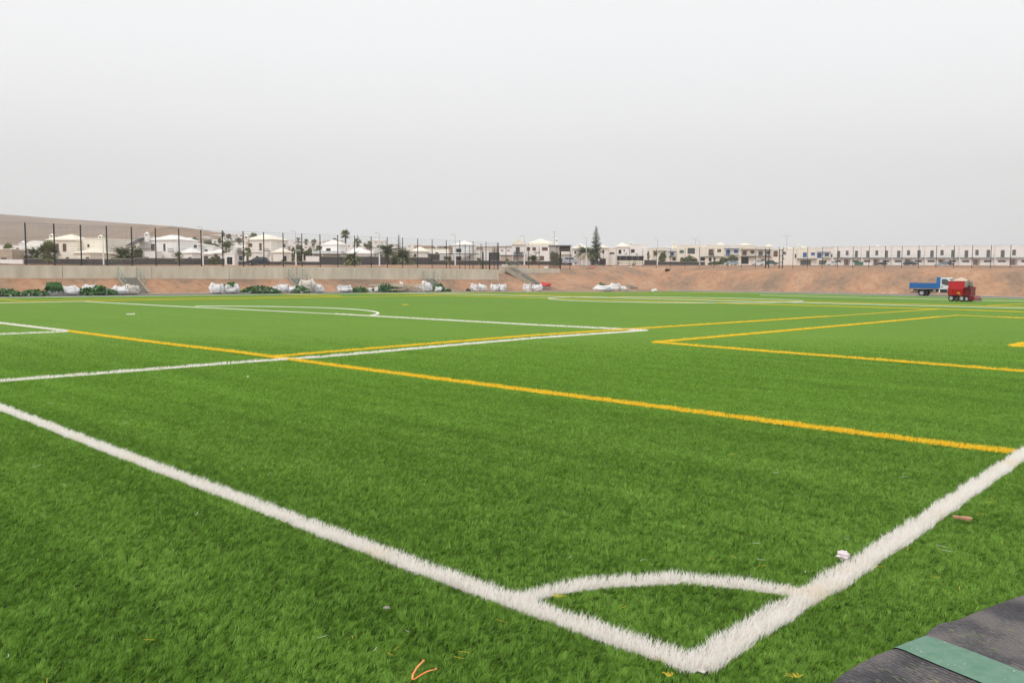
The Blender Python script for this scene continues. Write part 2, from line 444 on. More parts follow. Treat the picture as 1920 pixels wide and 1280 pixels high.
# ------------------------------------------------------------------ pitch markings
M['wline'] = mat('white_turf_line', (.84, .81, .76), .8, .05, 3, bump=.02, bscale=40)
M['yline'] = mat('yellow_turf_line', (.86, .56, .03), .8, .08, 3, bump=.02, bscale=40)
def fibre_mat(name, c0, c1):
    m = bpy.data.materials.new(name); m.use_nodes = True; N, L = nt(m); bs = N['Principled BSDF']
    bs.inputs['Roughness'].default_value = .6; bs.inputs['Specular IOR Level'].default_value = .3
    at_ = N.new('ShaderNodeAttribute'); at_.attribute_name = 'tone'
    r = N.new('ShaderNodeValToRGB'); r.color_ramp.elements[0].color = (*c0, 1); r.color_ramp.elements[1].color = (*c1, 1)
    L.new(at_.outputs['Fac'], r.inputs[0]); g = N.new('ShaderNodeNewGeometry'); nn = N.new('ShaderNodeTexNoise'); nn.inputs['Scale'].default_value = 1.9; nn.inputs['Detail'].default_value = 3
    L.new(g.outputs['Position'], nn.inputs['Vector']); r2 = N.new('ShaderNodeValToRGB'); r2.color_ramp.elements[0].position = .58; r2.color_ramp.elements[1].position = .72; r2.color_ramp.elements[0].color = (1, 1, 1, 1); r2.color_ramp.elements[1].color = (.97, .93, .83, 1)
    L.new(nn.outputs['Fac'], r2.inputs[0]); mx = N.new('ShaderNodeMix'); mx.data_type = 'RGBA'; mx.blend_type = 'MULTIPLY'; mx.inputs[0].default_value = 1; L.new(r.outputs[0], mx.inputs[6]); L.new(r2.outputs[0], mx.inputs[7])
    L.new(mx.outputs[2], bs.inputs['Base Color']); translucent(m, mx.outputs[2], .45); return m
M['wfib'] = fibre_mat('white_turf_fibre', (.88, .83, .77), (.97, .95, .93))
M['yfib'] = fibre_mat('yellow_turf_fibre', (.92, .62, .03), (.97, .78, .08))

NEAR = 34.0
LINES = []      # (name, colour, [uv points], width)
def uvp(*pts): return [w2uv(*gp(x, y, .024 if y > 650 else .01)[:2]) for x, y in pts]
A = uvp((1308, 1246), (1200, 1209), (1000, 1139), (800, 1067), (625, 1001), (400, 915), (200, 840), (0, 762.5))
uA = [q for q in A]; corner = uA[0]
d = (uA[-1][0] - uA[-3][0], uA[-1][1] - uA[-3][1]); k = (64 - uA[-1][0]) / d[0]
uA.append((uA[-1][0] + d[0] * .8, uA[-1][1] + d[1] * .8)); uA.append((64.1, uA[-1][1]))
LINES.append(('white_goal_line', 'w', uA, .115))
B = [corner] + uvp((1400, 1184), (1570, 1084), (1695, 1002), (1820, 916), (1920, 849))
B += [(B[-1][0] + .0, 14), (0, 50), (0, 100)]
LINES.append(('white_touchline', 'w', B, .125))
arc = uvp((962, 1124), (1040, 1103), (1110, 1093), (1180, 1087.5), (1250, 1085), (1280, 1083), (1320, 1087), (1390, 1093), (1450, 1101), (1505, 1113))
LINES.append(('white_corner_arc', 'w', arc, .09))
C = uvp((127, 620.5), (300, 643), (450, 659.5), (640, 685.4), (1300, 769.6), (1680, 819), (1800, 834), (1903, 845.5))
LINES.append(('yellow_touchline', 'y', C, .10))
Dl = uvp((1213, 619.3), (1000, 634), (600, 668), (450, 678), (300, 690), (0, 712.7)); Dl.append((Dl[-1][0], uA[-1][1]))
LINES.append(('white_penalty_line', 'w', Dl, .10))
K = uvp((1213, 619.3), (1000, 608.9), (600, 587), (300, 572.9), (160, 565.3))
LINES.append(('white_penalty_line', 'w', K, .10))
LINES.append(('white_penalty_line', 'w', [K[-1], (K[-1][0], 0)], .10))
GA = uvp((127, 620.5), (0, 605.6)); GA.append((GA[-1][0] + 8, GA[-1][1]))
LINES.append(('white_goal_area_line', 'w', GA, .10))
GS = uvp((127, 621.5), (0, 626.6)); GS.append((GS[-1][0], .5))
LINES.append(('white_goal_area_line', 'w', GS, .08))
import cmath
pc = uvp((245, 589))[0]
pen = []
for i in range(-60, 61):
    t = math.radians(i * 53.05 / 60); pen.append((32.05 + 9.15 * math.sin(t), K[2][1] - 5.5 + 9.15 * math.cos(t)))
LINES.append(('white_penalty_arc', 'w', pen, .11))
circ = [(32.05 + 9.15 * math.sin(2 * math.pi * i / 90), 50.2 + 9.15 * math.cos(2 * math.pi * i / 90)) for i in range(91)]
LINES.append(('white_centre_circle', 'w', circ, .11))
def straight(n, c, a, bb, w=.11):
    k = max(2, int(math.hypot(bb[0] - a[0], bb[1] - a[1]) / 3))
    LINES.append((n, c, [(a[0] + (bb[0] - a[0]) * i / k, a[1] + (bb[1] - a[1]) * i / k) for i in range(k + 1)], w))
straight('white_halfway_line', 'w', (64.1, 50.4), (0, 48.9))
straight('white_far_touchline', 'w', (63.8, 0), (64.1, 101.5))
straight('white_far_goal_line', 'w', (64.1, 100.5), (0, 100.5))
straight('white_far_penalty_line', 'w', (42.0, 83.8), (12, 83.2), .12)
straight('white_far_penalty_line', 'w', (52.2, 83.8), (12, 83.8), .05) if False else None
straight('white_far_penalty_line', 'w', (12, 83.5), (12, 100.5))
E_ = uvp((515, 667), (1000, 628.7), (1440, 600.5), (1762, 579.4))
LINES.append(('yellow_goal_line', 'y', E_, .10))
Fq = uvp((1225, 642), (1440, 623), (1797, 590.8)); LINES.append(('yellow_penalty_line', 'y', Fq, .11))
Gq = uvp((1227, 641.5), (1440, 657.5), (1640, 672.5), (1920, 694.8)); Gq.append((-.0, Gq[-1][1])); LINES.append(('yellow_penalty_line', 'y', Gq, .10))
Hq = uvp((1797, 590.8), (1920, 596.3)); Hq.append((0, Hq[-1][1])); LINES.append(('yellow_penalty_line', 'y', Hq, .10))
l7 = uvp((1762, 579.4), (1920, 586.7))
straight('yellow_touchline', 'y', (0, l7[1][1] - .3), l7[0]); straight('yellow_touchline', 'y', l7[0], (64.1, 45.6))
straight('yellow_touchline', 'y', (64.1, 54.2), (0, 52.6))
straight('yellow_goal_line', 'y', w2uv(*gp(1850, 573.8, -.03)[:2]), (12.5, 97))
straight('yellow_goal_line', 'y', (51.6, 8), (51.6, 45.5)); straight('yellow_goal_line', 'y', (51.6, 54), (51.6, 98))
straight('yellow_penalty_line', 'y', (54.9, 13.5), (54.9, 36.9)); straight('yellow_penalty_line', 'y', (54.9, 13.5), (64, 13.5))
straight('yellow_penalty_line', 'y', (54.9, 36.9), (64, 36.9))
def dash(name, c, pts):
    LINES.append((name, c, uvp(*pts), .16))
dash('white_penalty_spot', 'w', [(238, 589), (252, 589)])
dash('yellow_centre_spot', 'y', [(754, 571), (766, 571)])
dash('yellow_penalty_mark', 'y', [(1897, 648), (1936, 641)])
dash('yellow_penalty_mark', 'y', [(1897, 648.5), (1940, 650)])

def polyline_strip(pts, w, rnd, step):
    """resampled strip outline with slightly ragged edges"""
    out = []
    for (a, c) in zip(pts, pts[1:]):
        Ls = math.hypot(c[0] - a[0], c[1] - a[1]); n = max(1, int(Ls / step))
        for i in range(n): out.append((a[0] + (c[0] - a[0]) * i / n, a[1] + (c[1] - a[1]) * i / n))
    out.append(pts[-1]); res = []
    for i, p in enumerate(out):
        q0, q1 = out[max(0, i - 1)], out[min(len(out) - 1, i + 1)]
        dx, dy = q1[0] - q0[0], q1[1] - q0[1]; l = math.hypot(dx, dy) or 1
        nx, ny = -dy / l, dx / l
        e0, e1 = w / 2 * (1 + rnd.uniform(-.12, .12)), w / 2 * (1 + rnd.uniform(-.12, .12))
        res.append(((p[0] + nx * e0, p[1] + ny * e0), (p[0] - nx * e1, p[1] - ny * e1)))
    return res

def make_line(name, c, pts, w, idx):
    rnd = random.Random(idx); b = MB(); st = polyline_strip(pts, w * (.5 if max(uv2w(*q).y for q in pts[:2]) < 6 else 1), rnd, .5)
    n = len(st); zt = []
    for a, c2 in st:
        Y = uv2w(*a).y; m_ = ((a[0] + c2[0]) / 2, (a[1] + c2[1]) / 2)
        hgt = .004 if Y < NEAR - 3 else .006 + (.022 if c == 'w' else .014) * min(1, (Y - NEAR + 3) / 8) * (1 + .25 * noise.noise(Vector((m_[0] * .5, m_[1] * .5, idx))))
        zz = pitch_z(*m_) + hgt + idx * .0004
        p, q = uv2w(*a), uv2w(*c2); b.v += [(p.x, p.y, zz - .06), (p.x, p.y, zz), (q.x, q.y, zz), (q.x, q.y, zz - .06)]
    for i in range(n - 1):
        for k in range(3): b.f.append((i * 4 + k, i * 4 + k + 1, i * 4 + 5 + k, i * 4 + 4 + k)); b.m.append(0)
    b.f += [(0, 1, 2, 3), (4 * n - 1, 4 * n - 2, 4 * n - 3, 4 * n - 4)]; b.m += [0, 0]
    return struct(b.build(name, M['wline' if c == 'w' else 'yline'], fixn=False))

def blades(name, P, H, W, lean, tone, material):
    """one mesh of bent, tapering blades. P (n,3) roots, H heights, W widths, lean (n,2) tip offset"""
    n = len(P); rng = np.random.default_rng(5)
    ang = rng.uniform(0, math.pi, n); sx, sy = np.cos(ang) * W / 2, np.sin(ang) * W / 2
    V = np.zeros((n, 5, 3), np.float32)
    V[:, 0] = P; V[:, 1] = P; V[:, 2] = P; V[:, 3] = P; V[:, 4] = P
    V[:, 0, 0] -= sx; V[:, 0, 1] -= sy; V[:, 1, 0] += sx; V[:, 1, 1] += sy
    V[:, 2, 0] += sx * .8 + lean[:, 0] * .35; V[:, 2, 1] += sy * .8 + lean[:, 1] * .35; V[:, 2, 2] += H * .62
    V[:, 3, 0] += -sx * .8 + lean[:, 0] * .35; V[:, 3, 1] += -sy * .8 + lean[:, 1] * .35; V[:, 3, 2] += H * .62
    V[:, 4, 0] += lean[:, 0]; V[:, 4, 1] += lean[:, 1]; V[:, 4, 2] += H
    base = (np.arange(n) * 5)[:, None]
    loops = np.concatenate([base + np.array([0, 1, 2, 3]), base + np.array([3, 2, 4])], 1).astype(np.int32).ravel()
    starts = (np.arange(n)[:, None] * 7 + np.array([0, 4])).astype(np.int32).ravel()
    me = bpy.data.meshes.new(name); me.vertices.add(n * 5); me.loops.add(n * 7); me.polygons.add(n * 2)
    me.vertices.foreach_set('co', V.ravel()); me.loops.foreach_set('vertex_index', loops)
    me.polygons.foreach_set('loop_start', starts)
    at_ = me.attributes.new('tone', 'FLOAT', 'POINT'); at_.data.foreach_set('value', np.repeat(tone.astype(np.float32), 5))
    me.materials.append(material); me.update(calc_edges=True)
    o = bpy.data.objects.new(name, me); COL.objects.link(o); return o

rng = np.random.default_rng(11)
sAU, cAU, sAV, cAV = math.sin(AU), math.cos(AU), math.sin(AV), math.cos(AV)
def inside_poly(X, Y, poly):
    ins = np.zeros(len(X), bool); n = len(poly)
    for i in range(n):
        x1, y1 = poly[i]; x2, y2 = poly[(i + 1) % n]
        c = ((y1 > Y) != (y2 > Y)) & (X < (x2 - x1) * (Y - y1) / (y2 - y1 + 1e-12) + x1); ins ^= c
    return ins
FOLD = [gp(x, y, .05) for x, y in [(1500, 1325), (1548, 1280), (1578, 1256), (1604, 1240), (1640, 1221), (1671, 1211), (1700, 1200), (1727, 1190), (1742, 1174), (1758, 1164), (1790, 1158), (1822, 1144), (1868, 1127), (1920, 1109), (2060, 1056), (2300, 985)]]
tdir = (gp(1827, 1280, .05) - gp(1671, 1211, .05)).normalized()
FLAP = [(p.x, p.y) for p in FOLD] + [(p.x + tdir.x * 1.6, p.y + tdir.y * 1.6) for p in reversed(FOLD)]

def line_dist_mask(X, Y, grow=0.):
    m = np.zeros(len(X), bool)
    for name, c, pts, w in LINES:
        for a, c2 in zip(pts, pts[1:]):
            p, q = uv2w(*a), uv2w(*c2)
            if min(p.y, q.y) > NEAR + 1: continue
            dx, dy = q.x - p.x, q.y - p.y; l2 = dx * dx + dy * dy + 1e-9
            t = np.clip(((X - p.x) * dx + (Y - p.y) * dy) / l2, 0, 1)
            m |= np.hypot(X - p.x - t * dx, Y - p.y - t * dy) < w / 2 + grow
    return m

# green pile: density falls with distance
NB = 2500000
Yg = np.linspace(1.6, NEAR, 400); dens = (Yg + 1.5) * Yg ** -1.35 * np.clip((22 - Yg) / 17, .015, 1) ** 1.3; dens *= np.where(Yg < 2.6, .35, 1)
cdf = np.cumsum(dens); cdf /= cdf[-1]
Yb = np.interp(rng.random(NB), cdf, Yg); Xb = rng.uniform(-1, 1, NB) * (Yb * .66 + 1.0)
# gather into tufts
q = .018
Xb = np.where(rng.random(NB) < .6, np.round(Xb / q) * q + rng.normal(0, .004, NB), Xb)
ub = Xb * sAU + Yb * cAU + CU; vb = Xb * sAV + Yb * cAV + CV
keep = (ub > -1.3) & (vb > -5.3) & ~inside_poly(Xb, Yb, FLAP) & ~line_dist_mask(Xb, Yb, -.006)
Xb, Yb, ub, vb = Xb[keep], Yb[keep], ub[keep], vb[keep]; n = len(Xb)
def wav(fu, fv, ph): return np.sin(ub * fu + ph + 1.7 * np.sin(vb * fv * .7 + ph)) * np.sin(vb * fv + ph * 2 + 1.3 * np.sin(ub * fu * .6))
def cell(sz, seed):
    """per-clump random numbers on a skewed, jittered lattice"""
    tb = np.random.default_rng(seed).random((512, 512, 3)).astype(np.float32)
    wx = ub + .35 * sz * np.sin(vb * 2.1 / sz * 1.3 + 1.1) ; wy = vb + .35 * sz * np.sin(ub * 2.3 / sz * 1.2)
    ix = np.floor(wx / sz + .5 * (np.floor(wy / (sz * .8)) % 2)).astype(int) % 512; iy = np.floor(wy / (sz * .8)).astype(int) % 512
    return tb[ix, iy]
c1 = cell(.024, 21); c2_ = cell(.075, 22)
rw = (vb + .03 * np.sin(ub * .9) + .02 * np.sin(ub * 3.1 + vb)) / .33
rd = np.abs(rw - np.round(rw)) * .33; on = np.sin(ub * 1.3 + np.round(rw) * 2.7) + .6 * np.sin(ub * 3.7 + np.round(rw) * 5.1) > .35
row = np.where((rd < .016) & on & (vb > .8), .5, 1.0)
nz = .5 * wav(9, 23, 0) + .5 * wav(21, 47, 2) + .4 * wav(43, 71, 5)
nz2 = wav(17, 31, 9) + .6 * wav(37, 53, 4)
wid = .0014 + .00030 * Yb
H = (.0245 + .003 * nz) * rng.uniform(.75, 1.15, n) * (.45 + .75 * c1[:, 0] ** .8) * (.88 + .2 * c2_[:, 0]) * row
la = VDIR - .5 + .7 * nz2 + (c1[:, 1] - .5) * 3.2 + rng.normal(0, .45, n); lm = rng.uniform(.010, .026, n) * (.6 + .9 * c1[:, 2])
lean = np.stack([np.cos(la) * lm, np.sin(la) * lm], 1)
tone = np.clip(.46 + .06 * nz + .40 * (c1[:, 0] - .5) + .12 * (c2_[:, 1] - .5) - .25 * (row < 1) + rng.normal(0, .15, n), 0, 1)  # low clumps and grooves coloured darker: shade between tufts painted into tone
g = blades('turf_pile', np.stack([Xb, Yb, np.full(n, -.002)], 1), H, wid, lean, tone, M['turf_blades'])
tag(g, 'short green artificial turf fibres covering the near part of the pitch', 'grass', kind='stuff')

for i, (nm, c, pts, w) in enumerate(LINES): make_line(nm, c, pts, w, i)
# fibres of the near markings
def line_fibres(col, name):
    PX = []; 
    for nm, c, pts, w in LINES:
        if c != col: continue
        for a, c2 in zip(pts, pts[1:]):
            L_ = math.hypot(c2[0] - a[0], c2[1] - a[1]); ns = max(1, int(L_ / .5))
            for s in range(ns):
                t0, t1 = s / ns, (s + 1) / ns
                mu, mv = a[0] + (c2[0] - a[0]) * (t0 + t1) / 2, a[1] + (c2[1] - a[1]) * (t0 + t1) / 2
                P = uv2w(mu, mv)
                if P.y > NEAR or P.y < 1.2 or abs(P.x) > P.y * .68 + 1: continue
                de = 30000 * (3.3 / max(3.3, P.y)) ** 1.3
                k = int(de * L_ / ns * w)
                t = rng.uniform(t0, t1, k); o = rng.uniform(-.5, .5, k) * w * (1 + .12 * np.sin(t * L_ * 9) + .1 * np.sin(t * L_ * 23 + 1))
                dx, dy = (c2[0] - a[0]) / L_, (c2[1] - a[1]) / L_
                uu = a[0] + (c2[0] - a[0]) * t - dy * o; v_ = a[1] + (c2[1] - a[1]) * t + dx * o
                PX.append(np.stack([uu, v_], 1))
    Q = np.concatenate(PX); n = len(Q); du, dv = Q[:, 0] - CU, Q[:, 1] - CV
    X = du * sAU + dv * sAV; Y = du * cAU + dv * cAV
    wid = .0020 + .00034 * Y
    H = rng.uniform(.036, .056, n) * (1 + .12 * np.sin(Q[:, 0] * 13) * np.sin(Q[:, 1] * 11))
    la = VDIR - .3 + rng.normal(0, 1.1, n); lm = rng.uniform(.005, .038, n)
    lean = np.stack([np.cos(la) * lm, np.sin(la) * lm], 1)
    o = blades(name, np.stack([X, Y, np.zeros(n)], 1), H, wid, lean, rng.random(n), M['wfib' if col == 'w' else 'yfib'])
    tag(o, ('white' if col == 'w' else 'yellow') + ' turf fibres standing up from the near ' + ('white' if col == 'w' else 'yellow') + ' lines', 'turf fibres', kind='stuff')
line_fibres('w', 'white_line_pile'); line_fibres('y', 'yellow_line_pile')

# ------------------------------------------------------------------ folded turf edge, lower right
def backing_material():
    m = bpy.data.materials.new('turf_backing'); m.use_nodes = True; N, L = nt(m); b = N['Principled BSDF']
    b.inputs['Roughness'].default_value = .8; b.inputs['Specular IOR Level'].default_value = .3
    g = N.new('ShaderNodeNewGeometry'); mp = N.new('ShaderNodeMapping'); mp.inputs['Rotation'].default_value = (0, 0, -math.atan2(tdir.y, tdir.x)); L.new(g.outputs['Position'], mp.inputs[0])
    w = N.new('ShaderNodeTexWave'); w.bands_direction = 'Y'; w.inputs['Scale'].default_value = 16; w.inputs['Distortion'].default_value = 1.2; w.inputs['Detail'].default_value = 2
    L.new(mp.outputs[0], w.inputs['Vector'])
    st = N.new('ShaderNodeMapping'); st.inputs['Scale'].default_value = (9, 40, 9); L.new(mp.outputs[0], st.inputs[0])
    n = N.new('ShaderNodeTexNoise'); n.inputs['Scale'].default_value = 4; n.inputs['Detail'].default_value = 8; n.inputs['Roughness'].default_value = .75; L.new(st.outputs[0], n.inputs['Vector'])
    n1 = N.new('ShaderNodeTexNoise'); n1.inputs['Scale'].default_value = 3; L.new(g.outputs['Position'], n1.inputs['Vector'])
    ad = N.new('ShaderNodeMath'); ad.operation = 'MULTIPLY_ADD'; L.new(n1.outputs['Fac'], ad.inputs[0]); ad.inputs[1].default_value = .9; L.new(n.outputs['Fac'], ad.inputs[2])
    r = N.new('ShaderNodeValToRGB'); e = r.color_ramp.elements
    e[0].position, e[0].color = .72, (.040, .039, .045, 1); e[1].position, e[1].color = 1.08 - .08, (.19, .17, .165, 1)
    k = e.new(.9); k.color = (.085, .08, .088, 1)
    L.new(ad.outputs[0], r.inputs[0])
    mx = N.new('ShaderNodeMix'); mx.data_type = 'RGBA'; mx.blend_type = 'MULTIPLY'; mx.inputs[0].default_value = .35
    L.new(r.outputs[0], mx.inputs[6]); L.new(w.outputs['Color'], mx.inputs[7]); L.new(mx.outputs[2], b.inputs['Base Color'])
    bp = N.new('ShaderNodeBump'); bp.inputs['Distance'].default_value = .004; L.new(w.outputs['Fac'], bp.inputs['Height']); L.new(bp.outputs[0], b.inputs['Normal'])
    return m
M['backing'] = backing_material()
t = thing('folded_turf', 'folded back turf edge showing its ribbed grey backing, lower right corner', 'turf roll', (FOLD[5].x, FOLD[5].y, 0))
def sheet(lo, hi, dz, nn=26):
    b = MB(); loc = t.location; prof = []
    pts = []
    for i in range(lo, hi):
        for k in range(6): pts.append(FOLD[i].lerp(FOLD[i + 1], k / 6))
    pts.append(FOLD[hi])
    rows = [(-.012, .006), (.0, .030), (.012, .045), (.03, .052)] + [(.03 + 1.55 * (k / nn) ** 1.2, .055) for k in range(1, nn + 1)]
    for j, p in enumerate(pts):
        for (s, z) in rows:
            n_ = noise.noise(Vector((p.x * 3, p.y * 3, s * 1.2))) * .018 * min(1, s * 4 + .2)
            b.v.append((p.x + tdir.x * s - loc.x, p.y + tdir.y * s - loc.y, z + dz + n_ * (1 if s > .02 else .3)))
    m_ = len(rows)
    for j in range(len(pts) - 1):
        for k in range(m_ - 1): b.f.append((j * m_ + k, j * m_ + k + 1, (j + 1) * m_ + k + 1, (j + 1) * m_ + k)); b.m.append(0)
    return b
sheet(0, len(FOLD) - 1, 0).build('backing', M['backing'], t, smooth=True)
sheet(5, 7, .006).build('seam_tape', M['tape'], t, smooth=True)

r = random.Random(12); b = MB(); b2 = MB(); loc = t.location
def on_sheet(j, f, s_, lift):
    p = FOLD[j].lerp(FOLD[j + 1], f); n_ = noise.noise(Vector((p.x * 3, p.y * 3, s_ * 1.2))) * .018 * min(1, s_ * 4 + .2)
    return Vector((p.x + tdir.x * s_ - loc.x, p.y + tdir.y * s_ - loc.y, .055 + n_ + lift))
for _ in range(420):
    j = r.choice([0, 1, 2, 3, 4, 7, 8, 9, 10, 11, 12, 13, 14]); f, s_ = r.random(), r.uniform(.05, 1.1); q0 = on_sheet(j, f, s_, .003); q1 = on_sheet(j, f, s_ + r.uniform(.01, .035), .003)
    b.path([q0, (q0 + q1) / 2 + Vector((r.uniform(-.003, .003), 0, .002)), q1], .0011, 3)
b.build('stitched_fibres', M['stitch'], t, fixn=False)['kind'] = 'stuff'
for _ in range(26):
    j = r.choice([5, 6]); q = on_sheet(j, r.uniform(.1, .9), r.uniform(.03, .8), .011); w_ = r.uniform(.0015, .004)
    b2.add([q + Vector((w_ * math.cos(a) * r.uniform(.6, 1.6), w_ * math.sin(a), 0)) for a in (0, 1.1, 2.3, 3.5, 4.8)] + [q + Vector((0, 0, .003))], [(0, 1, 5), (1, 2, 5), (2, 3, 5), (3, 4, 5), (4, 0, 5)])
b2.build('dry_specks', M['sand'], t, fixn=False)['kind'] = 'stuff'

# ------------------------------------------------------------------ small litter on the near turf
def ribbon_path(b, pts, w, th, mi=0):
    b.path(pts, w / 2, 6, mi, None, th / w)
pp = [gp(x, y, .05) for x, y in [(793, 1236), (795, 1241), (790, 1246), (781, 1252), (774, 1260), (773, 1268), (777, 1271), (788, 1268), (800, 1263), (810, 1257), (817, 1252), (818, 1246)]]
o = pp[0].copy(); b = MB(); ribbon_path(b, [p - o + Vector((0, 0, .01 * math.sin(i))) for i, p in enumerate(pp)], .009, .003)
tag(b.build('plastic_strap', M['orange'], loc=o, smooth=True), 'curled orange plastic strap on the turf at the bottom edge', 'plastic strap')
def lump(name, px, py, w, h, d, m, label, cat, seed, rot=0, rough=.35):
    b = MB(); p = gp(px, py, .03); rows, cols = 9, 14
    for i in range(rows + 1):
        th = math.pi * i / rows
        for j in range(cols):
            ph = 2 * math.pi * j / cols; v = Vector((math.sin(th) * math.cos(ph), math.sin(th) * math.sin(ph), math.cos(th)))
            k = 1 + rough * noise.noise(v * 2.3 + Vector((seed, 0, 0))) + rough * .5 * noise.noise(v * 5 + Vector((seed, 3, 0)))
            b.v.append((v.x * w / 2 * k, v.y * d / 2 * k, v.z * h / 2 * k + h / 2))
    for i in range(rows):
        for j in range(cols): b.f.append((i * cols + j, i * cols + (j + 1) % cols, (i + 1) * cols + (j + 1) % cols, (i + 1) * cols + j)); b.m.append(0)
    return tag(b.build(name, m, loc=p, rotz=rot), label, cat)
lump('crumpled_paper', 1581, 1048, .062, .045, .05, M['paper'], 'pale pink crumpled paper on the grass beside the right white line', 'litter', 3, rough=.6)
# dried leaf: flat bulb with a stem
b = MB(); p = gp(1805, 975, .035); pr = [(-.055, .010), (-.035, .014), (-.015, .012), (.005, .022), (.025, .032), (.04, .026), (.05, .008)]
for s in (1, -1):
    pass
vs_ = [(x, y * 1.0, .012 + .012 * math.sin(x * 40)) for x, y in pr] + [(x, -y, .006 + .012 * math.sin(x * 40)) for x, y in reversed(pr)]
b.prism([(v[0], v[1]) for v in vs_], 'z', .01, .022)
tag(b.build('dried_leaf', M['leather'], loc=p, rotz=-.5), 'reddish brown club shaped leaf lying right of the white touchline', 'leaf')
lump('grey_scrap', 725, 1141, .03, .012, .018, M['steel'], 'small dark grey scrap on the grass below the left white line', 'litter', 5)
lump('white_pebble', 465, 707, .03, .02, .03, M['whitef'], 'tiny white scrap on the grass below the long white line', 'litter', 8)
def fibre(px, py, L_, m, nm, label, grp, seed, k=1):
    r = random.Random(seed); p = gp(px, py, .047); b = MB()
    for _ in range(k):
        a = r.uniform(-1.5, 1.5) if k == 1 else r.uniform(.2, 2.9); bend = r.uniform(-.9, .9); pts = []; q = Vector((r.uniform(-.4, .4) * L_ * (k > 1), r.uniform(-.2, .2) * L_ * (k > 1), 0))
        for i in range(6): pts.append(q.copy()); q = q + Vector((math.cos(a + bend * i / 5), math.sin(a + bend * i / 5), r.uniform(-.05, .12))) * L_ / 5
        b.path(pts, .0006 + p.y * .00009, 4, 0, None, .6)
    return tag(b.build(nm, m, loc=p), label, 'turf fibre', grp)
wf = [(60, 875, .1), (120, 907, .08), (365, 966, .08), (85, 1193, .05), (15, 1225, .05), (595, 1195, .05), (1065, 1046, .05), (1000, 1040, .03), (1420, 1047, .05), (1440, 934, 0), (1450, 886, .05), (1670, 1045, .04),
      (1690, 893, .06), (1765, 1030, .07), (1755, 1020, .08), (1685, 1066, .03), (1412, 1017, .05), (1583, 1010, .04), (505, 885, .04), (628, 890, .04), (700, 1220, .04), (760, 1180, .04), (1510, 1073, .04), (1360, 1052, .06), (230, 792, .06), (90, 755, .09), (1200, 1050, .04)]
for i, (x, y, l) in enumerate(wf):
    if l and i % 4 != 3: fibre(x, y, l * .8, M['whitef'], 'loose_white_fibre', 'thin loose white turf fibre lying on the green grass', 'loose white fibres scattered on the near grass', i)
yf = [(270, 1198, .05), (725, 1222, .04), (740, 1218, .03), (1160, 1140, .05), (1335, 1050, .04), (1370, 850, .06), (1282, 990, .05), (1370, 1040, .06), (1420, 1060, .05), (1745, 1080, .04), (1640, 1060, .05), (1720, 1240, .04), (1800, 1105, .05), (860, 1220, .05),
      (1850, 940, .07), (1230, 1235, .04), (660, 1190, .04), (90, 1270, .06), (1700, 1030, .05), (1830, 965, .06), (1880, 1020, .05), (850, 1230, .05), (1740, 1268, .05), (930, 1160, .05)]
for i, (x, y, l) in enumerate(yf):
    fibre(x, y, l, M['yellowf'], 'loose_yellow_fibre', 'thin loose yellow turf fibre lying on the green grass', 'loose yellow fibres scattered on the near grass', 50 + i)
fibre(1412, 934, .11, M['wood'], 'dry_twig', 'thin straight brown twig on the grass right of centre', 'twig', 7)['category'] = 'twig'
for (x, y, lab, s) in ((1047, 1118, 'tuft of yellow fibres tucked inside the left end of the corner arc', 4), (1252, 1266, 'fan of yellow fibres below the corner of the white lines', 5), (1492, 1268, 'fan of yellow fibres at the bottom edge right of the corner', 6)):
    f = fibre(x, y, .034, M['yellowf'], 'yellow_fibre_tuft', lab, 'tufts of yellow fibres', 90 + s, 9)

# ------------------------------------------------------------------ retaining walls, stairs, rails
U_W = 73.0
def wall_run(name, label, U, v0, v1, zb, zt, th, joints=7.5, slope=0.):
    p0 = uv2w(U, v0, 0); t = thing(name, label, 'retaining wall', (p0.x, p0.y, 0), VDIR)
    L_ = v1 - v0; n = max(1, int(round(L_ / joints)))
    # local: x along v, y towards +u (left-handed side): rotate VDIR => local y = VDIR+90 = +u
    for i in range(n):
        a, c = L_ * i / n + (.02 if i else 0), L_ * (i + 1) / n - (.02 if i < n - 1 else 0)
        b = MB(); za = zt(v0 + a); zc = zt(v0 + c)
        b.add([(a, 0, zb), (c, 0, zb), (c, th, zb), (a, th, zb), (a, 0, za), (c, 0, zc), (c, th, zc), (a, th, za)],
              [(0, 3, 2, 1), (4, 5, 6, 7), (0, 1, 5, 4), (1, 2, 6, 5), (2, 3, 7, 6), (3, 0, 4, 7)])
        b.build('wall_panel', M['concrete'], t)
    b = MB(); b.box(0, L_, .06, th, zb, zt(v0) - .08); b.build('joint_core', M['basalt'], t)
    return t
vend = u_on(935, U_W)
wall_run('retaining_wall', 'long pale concrete retaining wall above the earth bank on the left', U_W, -30, vend, .6, lambda v: 2.36 + .28 * sstep(10, 60, v), .3)
U_2 = 77.0
v2a, v2b = u_on(934, U_2), u_on(1050, U_2)
wall_run('retaining_wall', 'short set back concrete wall right of the long retaining wall', U_2, v2a, v2b, 1.7, lambda v: 2.95, .25)

